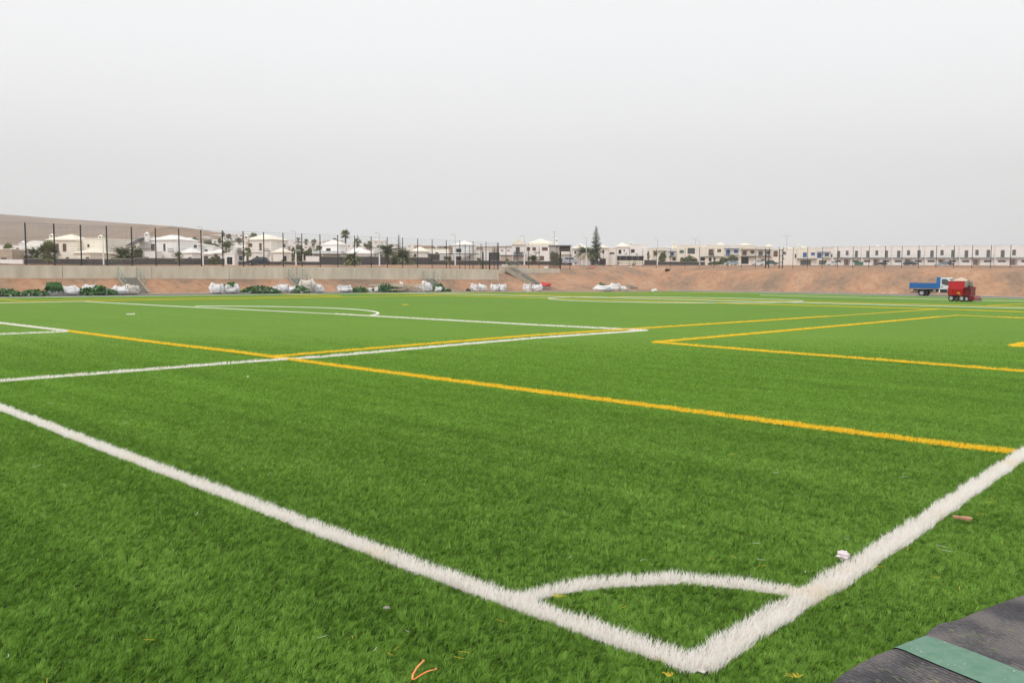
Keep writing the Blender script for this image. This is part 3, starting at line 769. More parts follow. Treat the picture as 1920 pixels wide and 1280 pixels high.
def stairs(px, Uw, zt, zb, label, width=1.5, run=None, n=8, rails=True, railh=1.0, Ub=None):
    v0 = u_on(px, Uw); Ub = Ub or ASPH_U + 1.0
    p = uv2w(Uw, v0, 0); t = thing('stairs', label, 'stairs', (p.x, p.y, 0), VDIR)
    D_ = Uw - Ub   # towards -u = local -y
    for i in range(n):
        z1 = zt - (zt - zb) * i / n; z0 = -.2
        b = MB(); y1 = -D_ * i / n; y0 = -D_ * (i + 1) / n
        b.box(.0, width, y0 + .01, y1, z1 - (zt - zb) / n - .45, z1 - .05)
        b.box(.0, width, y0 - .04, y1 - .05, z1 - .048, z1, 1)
        b.build('step', [M['riser_shade'], M['kerb']], t)  # dark risers under pale treads put the fall of light into colour
    for s in (0, width):
        b = MB(); x = s - .12 if s == 0 else s
        b.add([(x, 0, zt - .5), (x + .12, 0, zt - .5), (x + .12, 0, zt + .12), (x, 0, zt + .12), (x, -D_ - .15, zb - .5), (x + .12, -D_ - .15, zb - .5), (x + .12, -D_ - .15, zb + .12), (x, -D_ - .15, zb + .12)],
              [(0, 1, 2, 3), (4, 7, 6, 5), (0, 4, 5, 1), (1, 5, 6, 2), (2, 6, 7, 3), (3, 7, 4, 0)])
        b.build('side_kerb', M['steps'], t)
    if rails:
        for s in (-.04, width + .04):
            b = MB(); f = .72
            def zz(y): return zt + (zb - zt) * (-y / D_)
            ya, yb = -.15, -D_ * f
            for y in (ya, (ya + yb) / 2, yb): b.tube((s, y, zz(y)), (s, y, zz(y) + railh), .03)
            for h in (railh, railh * .55): b.tube((s, ya, zz(ya) + h), (s, yb, zz(yb) + h), .028)
            b.build('handrail', M['galv'], t)
    return t
stairs(222, U_W, 1.42, .1, 'leftmost concrete stairs with galvanised handrails below the long wall')
stairs(541, U_W, 1.42, .1, 'concrete stairs behind the tall beige and white sacks')
stairs(793, U_W, 1.42, .1, 'concrete stairs behind the timber pile')
stairs(948, U_2, 3.0, .1, 'long concrete stairs passing the short set back wall', n=15)
stairs(1092, 79.5, 3.2, .1, 'farthest concrete stairs climbing the bare slope near the black gate', n=16, width=1.9)

# ------------------------------------------------------------------ mesh fences
def fence(name, label, pts, zf, h, gates=(), rail=False):
    """pts: world xy of the posts"""
    o = Vector((pts[0][0], pts[0][1], 0)); t = thing(name, label, 'fence', o)
    tops = []
    for (x, y) in pts:
        z = zf(x, y); pw = .027 if rail else .040; b = MB(); b.box(-pw, pw, -pw, pw, -.1, h); b.build('post', M['fence'], t, loc=(x - o.x, y - o.y, z)); tops.append(Vector((x - o.x, y - o.y, z)))
    for i, (a, c) in enumerate(zip(tops, tops[1:])):
        if i in gates: continue
        b = MB(); d = (c - a); L_ = math.hypot(d.x, d.y); n = int(h / .2)
        r = .0045
        for k in range(n + 1):
            z = .06 + (h - .1) * k / n
            b.tube(a + Vector((0, 0, z)), c + Vector((0, 0, z)), r * (1.7 if k in (0, n, n // 2) else 1), n=3)
        m = int(L_ / .5)
        for k in range(1, m):
            p = a.lerp(c, k / m); b.tube(p + Vector((0, 0, .06)), p + Vector((0, 0, h - .04)), .002, n=3)
        if rail: b.tube(a + Vector((0, 0, .55)), c + Vector((0, 0, .55)), .02, n=4)
        b.build('mesh_panel', M['wire'], t, fixn=False)
    return t
LX = [-160, -104, -50, 0, 51, 104.6, 154.2, 202.7, 249.2, 293.9, 337.5, 378.8, 418.9, 457.5, 495.8, 532, 567, 601, 634, 665.6, 696.5, 726.5, 755.3, 783.4, 810.4, 837, 862.2, 887, 911.2, 934.2]
Uf = U_W + .15
pts = [uv2w(Uf, u_on(x, Uf))[:2] for x in LX]
fence('mesh_fence', 'tall dark mesh fence standing on the long left retaining wall', pts, lambda x, y: 2.36 + .28 * sstep(10, 60, w2uv(x, y)[1]), 3.42)
U3 = 84.5
pts = [uv2w(U3, u_on(x, U3))[:2] for x in (880.5, 904.3, 926.4, 948.5, 969.6, 990.7, 1010.5, 1030.5)]
fence('mesh_fence', 'tall dark mesh fence farther back behind the end of the long wall', pts, lambda x, y: plateau(x, y) - .05, 3.5)
pts = [uv2w(Uf + k * 3, vend - .1)[:2] for k in range(4)]
fence('mesh_fence', 'short return of dark mesh fence at the end of the long wall', pts, lambda x, y: 2.6, 3.4)
RX = [1049.8, 1068.8, 1088.4, 1108.5, 1130.7, 1154.5, 1179, 1204.2, 1229.9, 1256.4, 1283.4, 1310.2, 1337.3, 1364, 1389.6, 1416, 1433.5, 1441, 1459.4, 1466.8, 1485.6, 1512.7, 1540.5, 1568.9, 1597.8, 1627.8, 1657.9, 1689.2, 1720.6, 1753.6, 1786.7, 1820.7, 1855.7, 1892.4, 1931, 1972, 2015]
def rf(px):
    V = interp(px, [(1050, 114), (1900, 121)]); return v_on(px, V), V
pts = [uv2w(*rf(x))[:2] for x in RX]
fence('mesh_fence', 'long dark mesh fence along the top of the far earth bank', pts, lambda x, y: interp(w2uv(x, y)[0], [(26, 2.76), (90, 3.3)]), 3.4, gates=(16, 18), rail=True)
def gate(px0, px1, label, h=3.0):
    a = uv2w(*rf(px0)); c = uv2w(*rf(px1)); z = interp(w2uv(a.x, a.y)[0], [(26, 2.76), (90, 3.3)])
    t = thing('mesh_gate', label, 'gate', (a.x, a.y, z)); d = Vector((c.x - a.x, c.y - a.y, 0))
    b = MB()
    for q in (Vector(), d): b.tube(q, q + Vector((0, 0, h)), .05)
    for zz in (.1, 1.1, 2.1, h): b.tube(Vector((0, 0, zz)), d + Vector((0, 0, zz)), .035)
    b.build('gate_frame', M['fence'], t)
    b = MB()
    for k in range(1, 8): q = d * k / 8; b.tube(q + Vector((0, 0, .1)), q + Vector((0, 0, h)), .006, n=3)
    b.build('gate_mesh', M['wire'], t)
gate(1434.5, 1440.3, 'narrow dark gate in the far fence, left one of two'); gate(1460, 1466, 'narrow dark gate in the far fence, right one of two')
# dark corner gate posts in front of the brown kiosk
for (x, yt, yb, Ux, lab) in ((905.4, 473, 504.5, 75, 'left thick dark gate post at the end of the long wall'), (917.8, 472.5, 504.5, 75, 'right thick dark gate post at the end of the long wall')):
    p = uv2w(Ux, u_on(x, Ux)); b = MB(); b.box(-.09, .09, -.09, .09, 0, 2.2); b.box(-.11, .11, -.11, .11, 2.2, 2.25)
    tag(b.build('gate_post', M['fence'], loc=(p.x, p.y, 2.6)), lab, 'gate post')

# ------------------------------------------------------------------ houses
def px_frame(Y):
    def X(px, yy=485): return at(px, yy, Y).x
    def Z(px, py): return at(px, py, Y).z
    return X, Z

def wall_with_holes(b, P, Q, z0, z1, holes, rec=.14):
    """vertical face from plan point P to Q (outside on the right hand going P->Q reversed); holes in (s0,s1,za,zb) metres"""
    d = (Q - P); L_ = d.length; d = d / L_; nrm = Vector((d.y, -d.x, 0))    # outward (towards camera when P is left)
    xs = sorted(set([0, L_] + [h[0] for h in holes] + [h[1] for h in holes])); zs = sorted(set([z0, z1] + [h[2] for h in holes] + [h[3] for h in holes]))
    def pt(s, z, r=0): return P + d * s - nrm * r + Vector((0, 0, z))
    for i in range(len(xs) - 1):
        for j in range(len(zs) - 1):
            cx, cz = (xs[i] + xs[i + 1]) / 2, (zs[j] + zs[j + 1]) / 2
            if any(h[0] < cx < h[1] and h[2] < cz < h[3] for h in holes): continue
            b.quad(pt(xs[i], zs[j]), pt(xs[i + 1], zs[j]), pt(xs[i + 1], zs[j + 1]), pt(xs[i], zs[j + 1]))
    for h in holes:
        r = h[4] if len(h) > 4 else rec
        b.quad(pt(h[0], h[2]), pt(h[1], h[2]), pt(h[1], h[2], r), pt(h[0], h[2], r)); b.quad(pt(h[0], h[3]), pt(h[1], h[3]), pt(h[1], h[3], r), pt(h[0], h[3], r))
        b.quad(pt(h[0], h[2]), pt(h[0], h[3]), pt(h[0], h[3], r), pt(h[0], h[2], r)); b.quad(pt(h[1], h[2]), pt(h[1], h[3]), pt(h[1], h[3], r), pt(h[1], h[2], r))
    return d, nrm

WK = {'g': 'glass', 'b': 'brown', 'u': 'blue', 'n': 'green', 'y': 'grey', 'c': 'carport', 'd': 'black'}
def house(label, Y, blocks, wall='white', roof='whiteroof', extras=(), cat='house', name='house', group=None, base=None):
    X0 = blocks[0]; cxp = (X0['x'][0] + X0['x'][-1]) / 2
    c = at(cxp, 495, Y); zg = base if base is not None else (plateau(c.x, Y) if Y < 300 else hill_z(cxp, Y))
    org = Vector((c.x, Y, zg - .1)); t = thing(name, label, cat, org, 0, group)
    wb = MB(); rb = MB(); wins = []
    for B_ in blocks:
        Yb = Y + B_.get('dy', 0); x = B_['x']; th = B_.get('th', 0)
        xl, xc, xr = (x[0], x[1], x[2]) if len(x) == 3 else (x[0], x[1], None)
        Pc = Vector((at(xc, 480, Yb).x, Yb, 0))
        if xr is None:
            P0 = Vector((at(xl, 480, Yb).x, Yb, 0)); P1 = Pc + Vector((0, B_.get('dep', 8), 0)); 
        else:
            tn = math.tan(math.radians(B_.get('th', 30)))
            x0 = at(xl, 480, Yb).x; y0 = Yb + (Pc.x - x0) * tn; x0 = at(xl, 480, y0).x; y0 = Yb + (Pc.x - x0) * tn; P0 = Vector((x0, y0, 0))
            x1 = at(xr, 480, Yb).x; y1 = Yb + (x1 - Pc.x) / tn; x1 = at(xr, 480, y1).x; y1 = Yb + (x1 - Pc.x) / tn; x1 = at(xr, 480, y1).x; y1 = Yb + (x1 - Pc.x) / tn
            P1 = Vector((x1, y1, 0))
        P3 = P0 + P1 - Pc
        zt = at(xc, B_['yt'], Yb).z; zb = at(xc, B_['yb'], Yb).z if 'yb' in B_ else zg - .6
        holes = {0: [], 1: []}
        for w in B_.get('w', ()):
            wx0, wx1, wy0, wy1, kind = w; mid = (wx0 + wx1) / 2
            f = 1 if (xr is not None and mid > xc) else 0
            A_, C_ = (P0, Pc) if f == 0 else (Pc, P1); pa, pcx = (xl, xc) if f == 0 else (xc, xr)
            L_ = (C_ - A_).length; s0, s1 = [(q - pa) / (pcx - pa) * L_ for q in (wx0, wx1)]
            s0 = max(.12, s0); s1 = min(L_ - .12, s1)
            yy = (A_.y + C_.y) / 2; z1_, z0_ = at(mid, wy0, yy).z, at(mid, wy1, yy).z
            z1_ = min(z1_, zt - .15); z0_ = max(z0_, zb + .12)
            if s1 - s0 < .2 or z1_ - z0_ < .2: continue
            rec = 1.6 if kind == 'c' else .14
            holes[f].append((s0, s1, z0_, z1_, rec)); wins.append((A_, C_, s0, s1, z0_, z1_, kind, rec))
        o3 = Vector((org.x, org.y, 0))
        wall_with_holes(wb, P0 - o3, Pc - o3, zb - org.z, zt - org.z, [(h[0], h[1], h[2] - org.z, h[3] - org.z, h[4]) for h in holes[0]])
        wall_with_holes(wb, Pc - o3, P1 - o3, zb - org.z, zt - org.z, [(h[0], h[1], h[2] - org.z, h[3] - org.z, h[4]) for h in holes[1]])
        for a_, c_ in ((P1, P3), (P3, P0)): wall_with_holes(wb, a_ - o3, c_ - o3, zb - org.z, zt - org.z, [])
        cor = [P0 - o3, Pc - o3, P1 - o3, P3 - o3]; ctr = sum(cor, Vector()) / 4; zl = zt - org.z
        kind = B_.get('roof', 'flat')
        def off(k, z): return [ctr + (q - ctr) * (1 + k / max(.5, (q - ctr).length)) + Vector((0, 0, z)) for q in cor]
        if kind == 'flat':
            lo, hi = off(.08, zl), off(.08, zl + .16)
            rb.add(lo + hi, [(0, 3, 2, 1), (4, 5, 6, 7)] + [(i, (i + 1) % 4, 4 + (i + 1) % 4, 4 + i) for i in range(4)])
        elif kind in ('hip', 'gable', 'vault'):
            lo, hi = off(.38, zl - .02), off(.38, zl + .14)
            rb.add(lo + hi, [(0, 3, 2, 1), (4, 5, 6, 7)] + [(i, (i + 1) % 4, 4 + (i + 1) % 4, 4 + i) for i in range(4)])
            ax = B_.get('ax'); za = at(xc, B_['ya'], Yb + 3).z - org.z
            long_ = (cor[1] - cor[0]).length >= (cor[2] - cor[1]).length
            base_ = off(.34, zl + .14)
            if kind == 'vault':
                n = 10; vs = []
                for e in (0, 1):
                    A_, C_ = (base_[0], base_[1]) if e == 0 else (base_[3], base_[2])
                    for i in range(n + 1):
                        q = A_.lerp(C_, .5 - .5 * math.cos(math.pi * i / n)); vs.append(q + Vector((0, 0, (za - zl) * math.sin(math.pi * i / n))))
                rb.add(vs, [(i, i + 1, n + 2 + i, n + 1 + i) for i in range(n)] + [tuple(range(n + 1)), tuple(range(2 * n + 1, n, -1))])
            elif kind == 'hip':
                k = B_.get('ridge', 0.) / 2
                if long_: r0, r1 = (base_[0] + base_[3]) / 2, (base_[1] + base_[2]) / 2
                else: r0, r1 = (base_[0] + base_[1]) / 2, (base_[3] + base_[2]) / 2
                m_ = (r0 + r1) / 2; a1, a2 = m_.lerp(r0, k), m_.lerp(r1, k); a1.z = a2.z = za
                # slightly flared (bellcast) hips: mid ring
                if long_: rb.add(base_ + [a1, a2], [(0, 1, 5, 4), (1, 2, 5), (2, 3, 4, 5), (3, 0, 4)])
                else: rb.add(base_ + [a1, a2], [(0, 1, 4), (1, 2, 5, 4), (2, 3, 5), (3, 0, 4, 5)])
            else:
                r0, r1 = (base_[0] + base_[1]) / 2, (base_[3] + base_[2]) / 2; r0.z = r1.z = za
                rb.add(base_ + [r0, r1], [(0, 1, 4), (1, 2, 5, 4), (2, 3, 5), (3, 0, 4, 5)])
    wb.build('wall', M[wall], t); rb.build('roof', M[roof], t)
    for (A_, C_, s0, s1, z0_, z1_, kind, rec) in wins:
        d = (C_ - A_).normalized(); nrm = Vector((d.y, -d.x, 0)); p = A_ + d * s0 - nrm * rec; w_, h_ = s1 - s0, z1_ - z0_
        ang = math.atan2(d.y, d.x); loc = (p.x - org.x, p.y - org.y, z0_ - org.z)
        b = MB(); b.box(0, w_, 0, .03, 0, h_)
        if kind == 'c':
            b.build('carport', M['carport'], t, loc=loc, rotz=ang); continue
        wn = b.build('window', M[WK[kind]], t, loc=loc, rotz=ang)
        b = MB(); f_ = .07
        b.box(.002, f_, -.03, -.002, .002, h_ - .002); b.box(w_ - f_, w_ - .002, -.03, -.002, .002, h_ - .002); b.box(f_, w_ - f_, -.03, -.002, .002, f_); b.box(f_, w_ - f_, -.03, -.002, h_ - f_, h_ - .002)
        if w_ > .8: b.box(w_ / 2 - .03, w_ / 2 + .03, -.028, -.002, f_, h_ - f_)
        b.build('frame', M['frame' if kind in 'gdy' else ('brown' if kind == 'b' else WK[kind])], wn)
    for e in extras:
        k = e[0]
        if k == 'chimney':
            _, px, yt, yb, dy = e; p = at(px, yt, Y + dy); z0 = at(px, yb, Y + dy).z; b = MB(); w_ = .38; x, y, z = p.x - org.x, p.y - org.y, p.z - org.z; zb_ = z0 - org.z - .5
            b.box(x - w_, x + w_, y - w_, y + w_, zb_, z - .75)
            b.box(x - w_ * 1.2, x + w_ * 1.2, y - w_ * 1.2, y + w_ * 1.2, z - .75, z - .65)
            for sx in (-1, 1):
                for sy in (-1, 1): b.box(x + sx * w_ * .85 - .06, x + sx * w_ * .85 + .06, y + sy * w_ * .85 - .06, y + sy * w_ * .85 + .06, z - .65, z - .4)
            b.box(x - w_ * .6, x + w_ * .6, y - w_ * .6, y + w_ * .6, z - .65, z - .4, 1)
            b.add([(x - w_ * 1.1, y - w_ * 1.1, z - .4), (x + w_ * 1.1, y - w_ * 1.1, z - .4), (x + w_ * 1.1, y + w_ * 1.1, z - .4), (x - w_ * 1.1, y + w_ * 1.1, z - .4), (x, y, z + .05)], [(0, 3, 2, 1), (0, 1, 4), (1, 2, 4), (2, 3, 4), (3, 0, 4)])
            b.build('chimney', [M[wall], M['black']], t)
        elif k == 'slab':     # canopy / line of eaves: x0 x1 ytop ybot material depth_out
            _, x0, x1, y0, y1, m_, o_ = e; a, c_ = at(x0, y0, Y), at(x1, y1, Y); b = MB()
            b.box(a.x - org.x, c_.x - org.x, -o_, -.01, c_.z - org.z, a.z - org.z)
            b.build('canopy', M[m_], t)
            if o_ > 1.2:
                b = MB()
                for q in (.04, .5, .96):
                    xx = a.x + (c_.x - a.x) * q - org.x; b.box(xx - .07, xx + .07, -o_ + .02, -o_ + .16, -.5, c_.z - org.z - .003)
                b.build('canopy_posts', M['offwhite'], t)
        elif k == 'rail':
            _, x0, x1, y0, y1, m_, o_ = e; a, c_ = at(x0, y0, Y), at(x1, y1, Y); b = MB(); z0, z1 = c_.z - org.z, a.z - org.z; xa, xb = a.x - org.x, c_.x - org.x
            b.box(xa, xb, -o_, -o_ + .05, z1 - .06, z1); b.box(xa, xb, -o_, -.01, z0 - .12, z0)
            n = max(2, int((xb - xa) / .16))
            for q in range(n + 1): xx = xa + (xb - xa - .03) * q / n; b.box(xx, xx + .03, -o_ + .01, -o_ + .04, z0, z1 - .06)
            b.build('balcony_railing', M[m_], t)
        elif k == 'solar':
            _, x0, x1, ya, yb = e; a, c_ = at(x0, yb, Y + 1), at(x1, ya, Y + 1); b = MB()
            b.add([(a.x - org.x, 0, a.z - org.z), (c_.x - org.x, 0, c_.z - org.z), (c_.x - org.x, 3.5, c_.z - org.z + .3), (a.x - org.x, 3.5, a.z - org.z + .3),
                   (a.x - org.x, 0, a.z - org.z - .25), (c_.x - org.x, 0, c_.z - org.z - .25), (c_.x - org.x, 3.5, c_.z - org.z + .05), (a.x - org.x, 3.5, a.z - org.z + .05)],
                  [(0, 1, 2, 3), (4, 7, 6, 5), (0, 4, 5, 1), (1, 5, 6, 2), (2, 6, 7, 3), (3, 7, 4, 0)])
            b.build('lean_to_roof', M['solar'], t)
    return t

def stone_wall(x0, x1, yt, Y, label, m='basalt', th=.4, cope=True, yb=None):
    a, c_ = at(x0, yt, Y), at(x1, yt, Y); zb = min(plateau(a.x, Y), plateau(c_.x, Y)) - .4
    mid = Vector(((a.x + c_.x) / 2, Y, zb + .4)); t = thing('garden_wall', label, 'wall', mid)
    zt = (a.z + c_.z) / 2 - mid.z; b = MB(); b.box(a.x - mid.x, c_.x - mid.x, 0, th, -.4, zt); b.build('wall', M[m], t)
    if cope: b = MB(); b.box(a.x - mid.x - .03, c_.x - mid.x + .03, -.03, th + .03, zt + .002, zt + .1); b.build('coping', M['whiteroof' if m != 'basalt' else 'steps'], t)
    return t
B = dict
# far left
house('low tan walled outbuilding at the left edge of the photo', 168, [B(x=(-14, 23), yt=468, w=[(2, 12, 483, 488, 'g')])], wall='tan', roof='creamroof')
house('white flat roofed house behind the tan outbuilding at far left', 182, [B(x=(-40, 52), yt=461, w=[(30, 38, 465, 473, 'g')]), B(x=(36, 50), yt=457, dy=-.6, dep=5)], extras=[('chimney', 44, 451.5, 460, 1)])
house('white barrel vaulted building with a dark carport behind the bushy palms', 176, [B(x=(52, 84), yt=462, ya=453.5, roof='vault', w=[(60, 72, 470, 484, 'd')]), B(x=(32, 76), yt=476, dy=-4, dep=4, w=[(42, 74, 479, 486, 'd')])])
stone_wall(-60, 42, 487, 160, 'low white garden wall at the far left edge', 'white')
stone_wall(42, 252, 486, 163, 'dark stone garden wall before the cream villa')
house('cream villa with a hipped roof, leftmost of the two storey villas', 170, [
    B(x=(89, 144), yt=450.5, roof='hip', ya=438.5, w=[(104, 111, 457, 472, 'b'), (118, 125, 457, 472, 'b'), (123, 129, 482, 485.5, 'g')]),
    B(x=(140, 198, 219), th=14, yt=447.5, dy=.5, w=[(163.5, 168, 458, 464, 'g'), (203, 217, 457, 458.5, 'd')]),
    B(x=(137, 168, 192), th=25, yt=474.5, roof='hip', ya=465, dy=-3, w=[(160, 167, 482, 485.5, 'g')])],
    wall='cream', roof='creamroof', extras=[('chimney', 97.5, 438, 449, 1.5), ('chimney', 189, 440, 448, 5), ('rail', 103, 112, 468, 472.5, 'brown', .7)])
stone_wall(252, 424, 484.8, 161, 'dark stone garden wall before the white villa with the terrace')
house('white villa with a roof terrace and tall chimney behind the left stairs', 170, [
    B(x=(281, 331, 346), th=18, yt=450, roof='hip', ya=440, ridge=.45, w=[(280, 290, 457, 471, 'b'), (306, 310.5, 457, 471, 'g'), (297, 304, 482, 485, 'g'), (343, 345.4, 458, 464, 'g')]),
    B(x=(262, 292), yt=446, dy=3, dep=6),
    B(x=(252, 292), yt=472, dy=-2.5, dep=3, w=[(258, 268, 482, 485, 'g'), (269, 279, 482, 485, 'g')]),
    B(x=(338, 360, 372), th=25, yt=474.5, roof='hip', ya=464.5, dy=-2, w=[(352, 359, 482, 485, 'g')])],
    extras=[('chimney', 275.5, 435, 449, 1.5), ('solar', 240, 266, 446, 460), ('rail', 257, 292, 467, 471, 'dark', 2.4), ('rail', 317, 327, 466, 471, 'dark', .6)])
house('low white house with a hipped roof between two villas', 182, [B(x=(350, 378), yt=459, roof='hip', ya=456, w=[(366, 370.5, 465, 470.5, 'g')]), B(x=(378, 400), yt=463, dy=1, w=[(384, 390, 468, 474, 'y')])])
house('small white house with a pyramid roof behind the white entrance portal', 174, [B(x=(394, 420), yt=475, roof='hip', ya=464, w=[(402, 408, 477, 482, 'g')]), B(x=(366, 398), yt=477, roof='hip', ya=470, dy=-1, w=[(368, 390, 480.5, 486, 'd')])])
house('white house with a dark balcony between the portal and the cream villa', 178, [B(x=(434, 462), yt=470, w=[(441, 446, 480, 489, 'g'), (448, 455, 480, 489, 'g')]), B(x=(438, 458), yt=463, dy=2, roof='hip', ya=459, w=[(445, 453, 466, 471, 'g')])], extras=[('rail', 444, 455, 467, 471, 'dark', .5), ('slab', 438, 461, 474.5, 475.8, 'brown', .8)])
t = house('white open entrance portal standing beside the stone wall', 158, [B(x=(421, 440), yt=476, dep=2, roof='flat', w=[(425, 435.5, 482, 496, 'd')])], name='portal', cat='portal')
house('cream villa with three upper windows behind the parked dark car', 170, [
    B(x=(458, 509, 533), th=22, yt=449.5, roof='hip', ya=439.5, ridge=.4, w=[(465, 473, 456, 463, 'b'), (486, 491, 456, 470, 'b'), (526, 529.5, 457, 463, 'g'), (479, 484, 480, 488, 'g')]),
    B(x=(511, 530, 545), th=30, yt=473.5, roof='hip', ya=464.5, dy=-2.5, w=[(530.5, 537, 480, 490, 'g')])],
    wall='offwhite', roof='creamroof', extras=[('chimney', 462, 440, 449, 2), ('slab', 457, 492, 474, 475.3, 'brown', 1.0), ('rail', 496, 506, 466, 470, 'dark', .6)])
stone_wall(440, 600, 491, 163, 'low dark stone wall beside the parked dark car')
stone_wall(573, 598, 481, 168, 'white painted garden wall left of the long dark wall', 'white')
stone_wall(598, 722, 481.5, 170, 'long dark stone wall with a palm in front of it')
house('small white villa with a pyramid roof and one dark upper window', 178, [
    B(x=(604, 634, 648), th=24, yt=459, roof='hip', ya=449.3, w=[(611, 620, 465.5, 472, 'd')]),
    B(x=(585, 640), yt=472, dy=-2.5, dep=4, w=[(590, 597, 479, 484, 'g')])], extras=[('slab', 574, 652, 476.5, 477.8, 'dark', 4.2)])
house('low white house with broad hipped roofs right of the pyramid villa', 180, [B(x=(636, 700), yt=476, roof='hip', ya=464, ridge=.5, w=[(691, 697, 480, 484, 'g')]), B(x=(696, 730), yt=474, roof='vault', ya=466, dy=1.5, w=[(712, 718, 478, 483, 'g')])])
stone_wall(722, 806, 483, 176, 'dark stone wall under the date palms')
house('low white roofed bungalow behind the right hand date palm', 186, [B(x=(768, 802), yt=472, roof='hip', ya=462, ridge=.3, w=[(776, 781, 476, 482, 'g')]), B(x=(795, 840), yt=468, dy=2, w=[(816, 822, 473, 478, 'g')])], wall='offwhite', roof='creamroof')
stone_wall(802, 824, 477, 178, 'tall dark stone garden wall beside the canopy')
stone_wall(810, 940, 489, 174, 'low dark stone wall with pale coping before the dark canopy house')
house('white villa with a hipped roof and a long dark canopy', 184, [
    B(x=(849, 884, 893), th=18, yt=460, roof='hip', ya=451, w=[(855, 865, 466, 473, 'd'), (855, 865, 480.5, 488.5, 'd')]),
    B(x=(876, 920), yt=470, dy=1.5, w=[(881, 888, 480.5, 488.5, 'd')]), B(x=(812, 850), yt=479, dy=1, dep=6, w=[(832, 846, 481, 487, 'y')])], extras=[('slab', 802, 899, 476, 477.3, 'dark', 3)])
house('dark grey cube shaped garden building left of the gabled villa', 176, [B(x=(918, 936), yt=475, dep=5)], wall='basalt', roof='dark')
house('white gabled villa with brown shutters left of the brown kiosk', 196, [
    B(x=(960, 986), yt=458.5, roof='gable', ya=448.5, dep=16, w=[(967, 974.5, 463.5, 473, 'b')]),
    B(x=(986, 1042), yt=461, dy=2, roof='flat', w=[(988, 994, 463.8, 470, 'b'), (998, 1005, 463.8, 470, 'b'), (1016, 1027, 463.8, 470, 'b'), (1012, 1020, 480, 488.5, 'b'), (990, 1000, 481, 488, 'g')]),
    B(x=(992, 1036), yt=456.5, dy=7, roof='hip', ya=447)],
    roof='creamroof', extras=[('chimney', 1043.5, 446.5, 458, 7), ('rail', 963.5, 981, 471, 473.6, 'dark', 1), ('rail', 1001, 1012, 471, 474, 'dark', .8), ('slab', 936, 986, 478.6, 480, 'dark', 2.5)])
stone_wall(936, 1046, 490.2, 186, 'low dark stone wall before the gabled villa')
house('white house with a pyramid roof behind the silver van', 214, [B(x=(1073, 1100, 1107), th=15, yt=466, roof='hip', ya=457.5, w=[(1077, 1080.5, 470, 476, 'g'), (1086, 1090, 474, 479, 'g')]), B(x=(1088, 1107), yt=484, roof='vault', ya=475.5, dy=-3, dep=4)], roof='creamroof', extras=[('chimney', 1087, 456.5, 461, 2)])
house('cream roofed house peeping out right of the tall pine', 226, [B(x=(1124, 1141), yt=465, roof='hip', ya=459.5, w=[(1129, 1133, 469, 475, 'g')]), B(x=(1139, 1157), yt=466.5, dy=2, w=[(1143, 1152, 473, 477, 'y')])], wall='offwhite', roof='creamroof')
stone_wall(1046, 1136, 485, 222, 'dark stone wall behind the silver van and the two people')
house('white villa with a cream hipped roof behind the bus', 250, [
    B(x=(1158, 1180), yt=463, roof='hip', ya=454, w=[(1159.5, 1165, 468, 476, 'd'), (1169, 1171.5, 468, 472, 'g')]),
    B(x=(1180, 1213), yt=459.5, dy=1, w=[(1183, 1190, 467.5, 474, 'd'), (1192, 1196, 476, 480, 'g')])], roof='creamroof', extras=[('chimney', 1183.5, 453.5, 459, 3), ('rail', 1171, 1175.5, 474, 477.5, 'dark', .6)])
stone_wall(1207, 1233, 488, 246, 'grey stone wall right of the bus', 'basalt')
stone_wall(1233, 1322, 491, 240, 'long dark stone wall before the cream terrace')
# cream terrace
CT = 'cream terraced house '
def terr(x0, x1, yt, lab, w, ex=(), Y=272, dome=None, wall='cream'):
    bl = [B(x=(x0, x1 - .25), yt=yt, dep=9, w=w)]
    if dome: bl.append(B(x=(dome[0], dome[1]), yt=yt - .8, yb=yt + 2, dy=2, dep=3, roof='hip', ya=dome[2]))
    return house(lab, Y, bl, wall=wall, roof='creamroof', extras=ex, cat='terraced house', name='terraced_house', group='cream terraced houses behind the far bank')
terr(1213, 1224, 467, CT + 'with one brown window right behind the bus', [(1214, 1217, 471, 479, 'b')], Y=270)
terr(1224, 1253, 465, CT + 'half hidden by the first round tree', [(1226, 1232, 472, 480, 'b'), (1243, 1247.5, 472, 476, 'n')], [('slab', 1223, 1250, 470, 470.9, 'grey', .8), ('chimney', 1251, 461.5, 466, 4)])
terr(1253, 1269, 467, CT + 'with a single blue window', [(1257, 1263, 473, 480, 'u'), (1261, 1267, 483, 489, 'd')], [('rail', 1254, 1268, 478.5, 481, 'dark', .8), ('slab', 1253, 1268, 471, 471.8, 'blue', .8), ('chimney', 1262.5, 454.5, 468, 5)])
terr(1269, 1311, 460, CT + 'with a large glazed bay and green window', [(1274, 1282, 469, 475, 'n'), (1289, 1303, 465, 476, 'g'), (1284, 1288, 482, 488, 'g')], [('chimney', 1300, 458.5, 462, 4)])
terr(1311, 1325, 464, CT + 'set back with no windows upstairs', [(1313, 1322, 482.5, 489, 'd')])
terr(1325, 1358, 460, CT + 'with two dark upper windows and a door', [(1328.5, 1337.5, 467, 477.5, 'b'), (1344.5, 1352, 467, 473, 'b'), (1329, 1334.5, 483, 490, 'd'), (1338, 1342, 483, 491, 'y')], [('slab', 1313, 1356, 481, 481.9, 'dkgrn', .5), ('rail', 1328, 1338, 475, 477.5, 'dark', .6)], dome=(1346, 1357, 455))
terr(1358, 1388, 460.7, CT + 'with two blue windows behind the round hedge', [(1361, 1369, 468.5, 478, 'u'), (1376, 1384, 468.3, 474.5, 'u')], [('slab', 1358, 1386, 466, 466.8, 'blue', .8), ('rail', 1359, 1385, 475.5, 478.2, 'galv', 1), ('chimney', 1387, 457.5, 462, 4)])
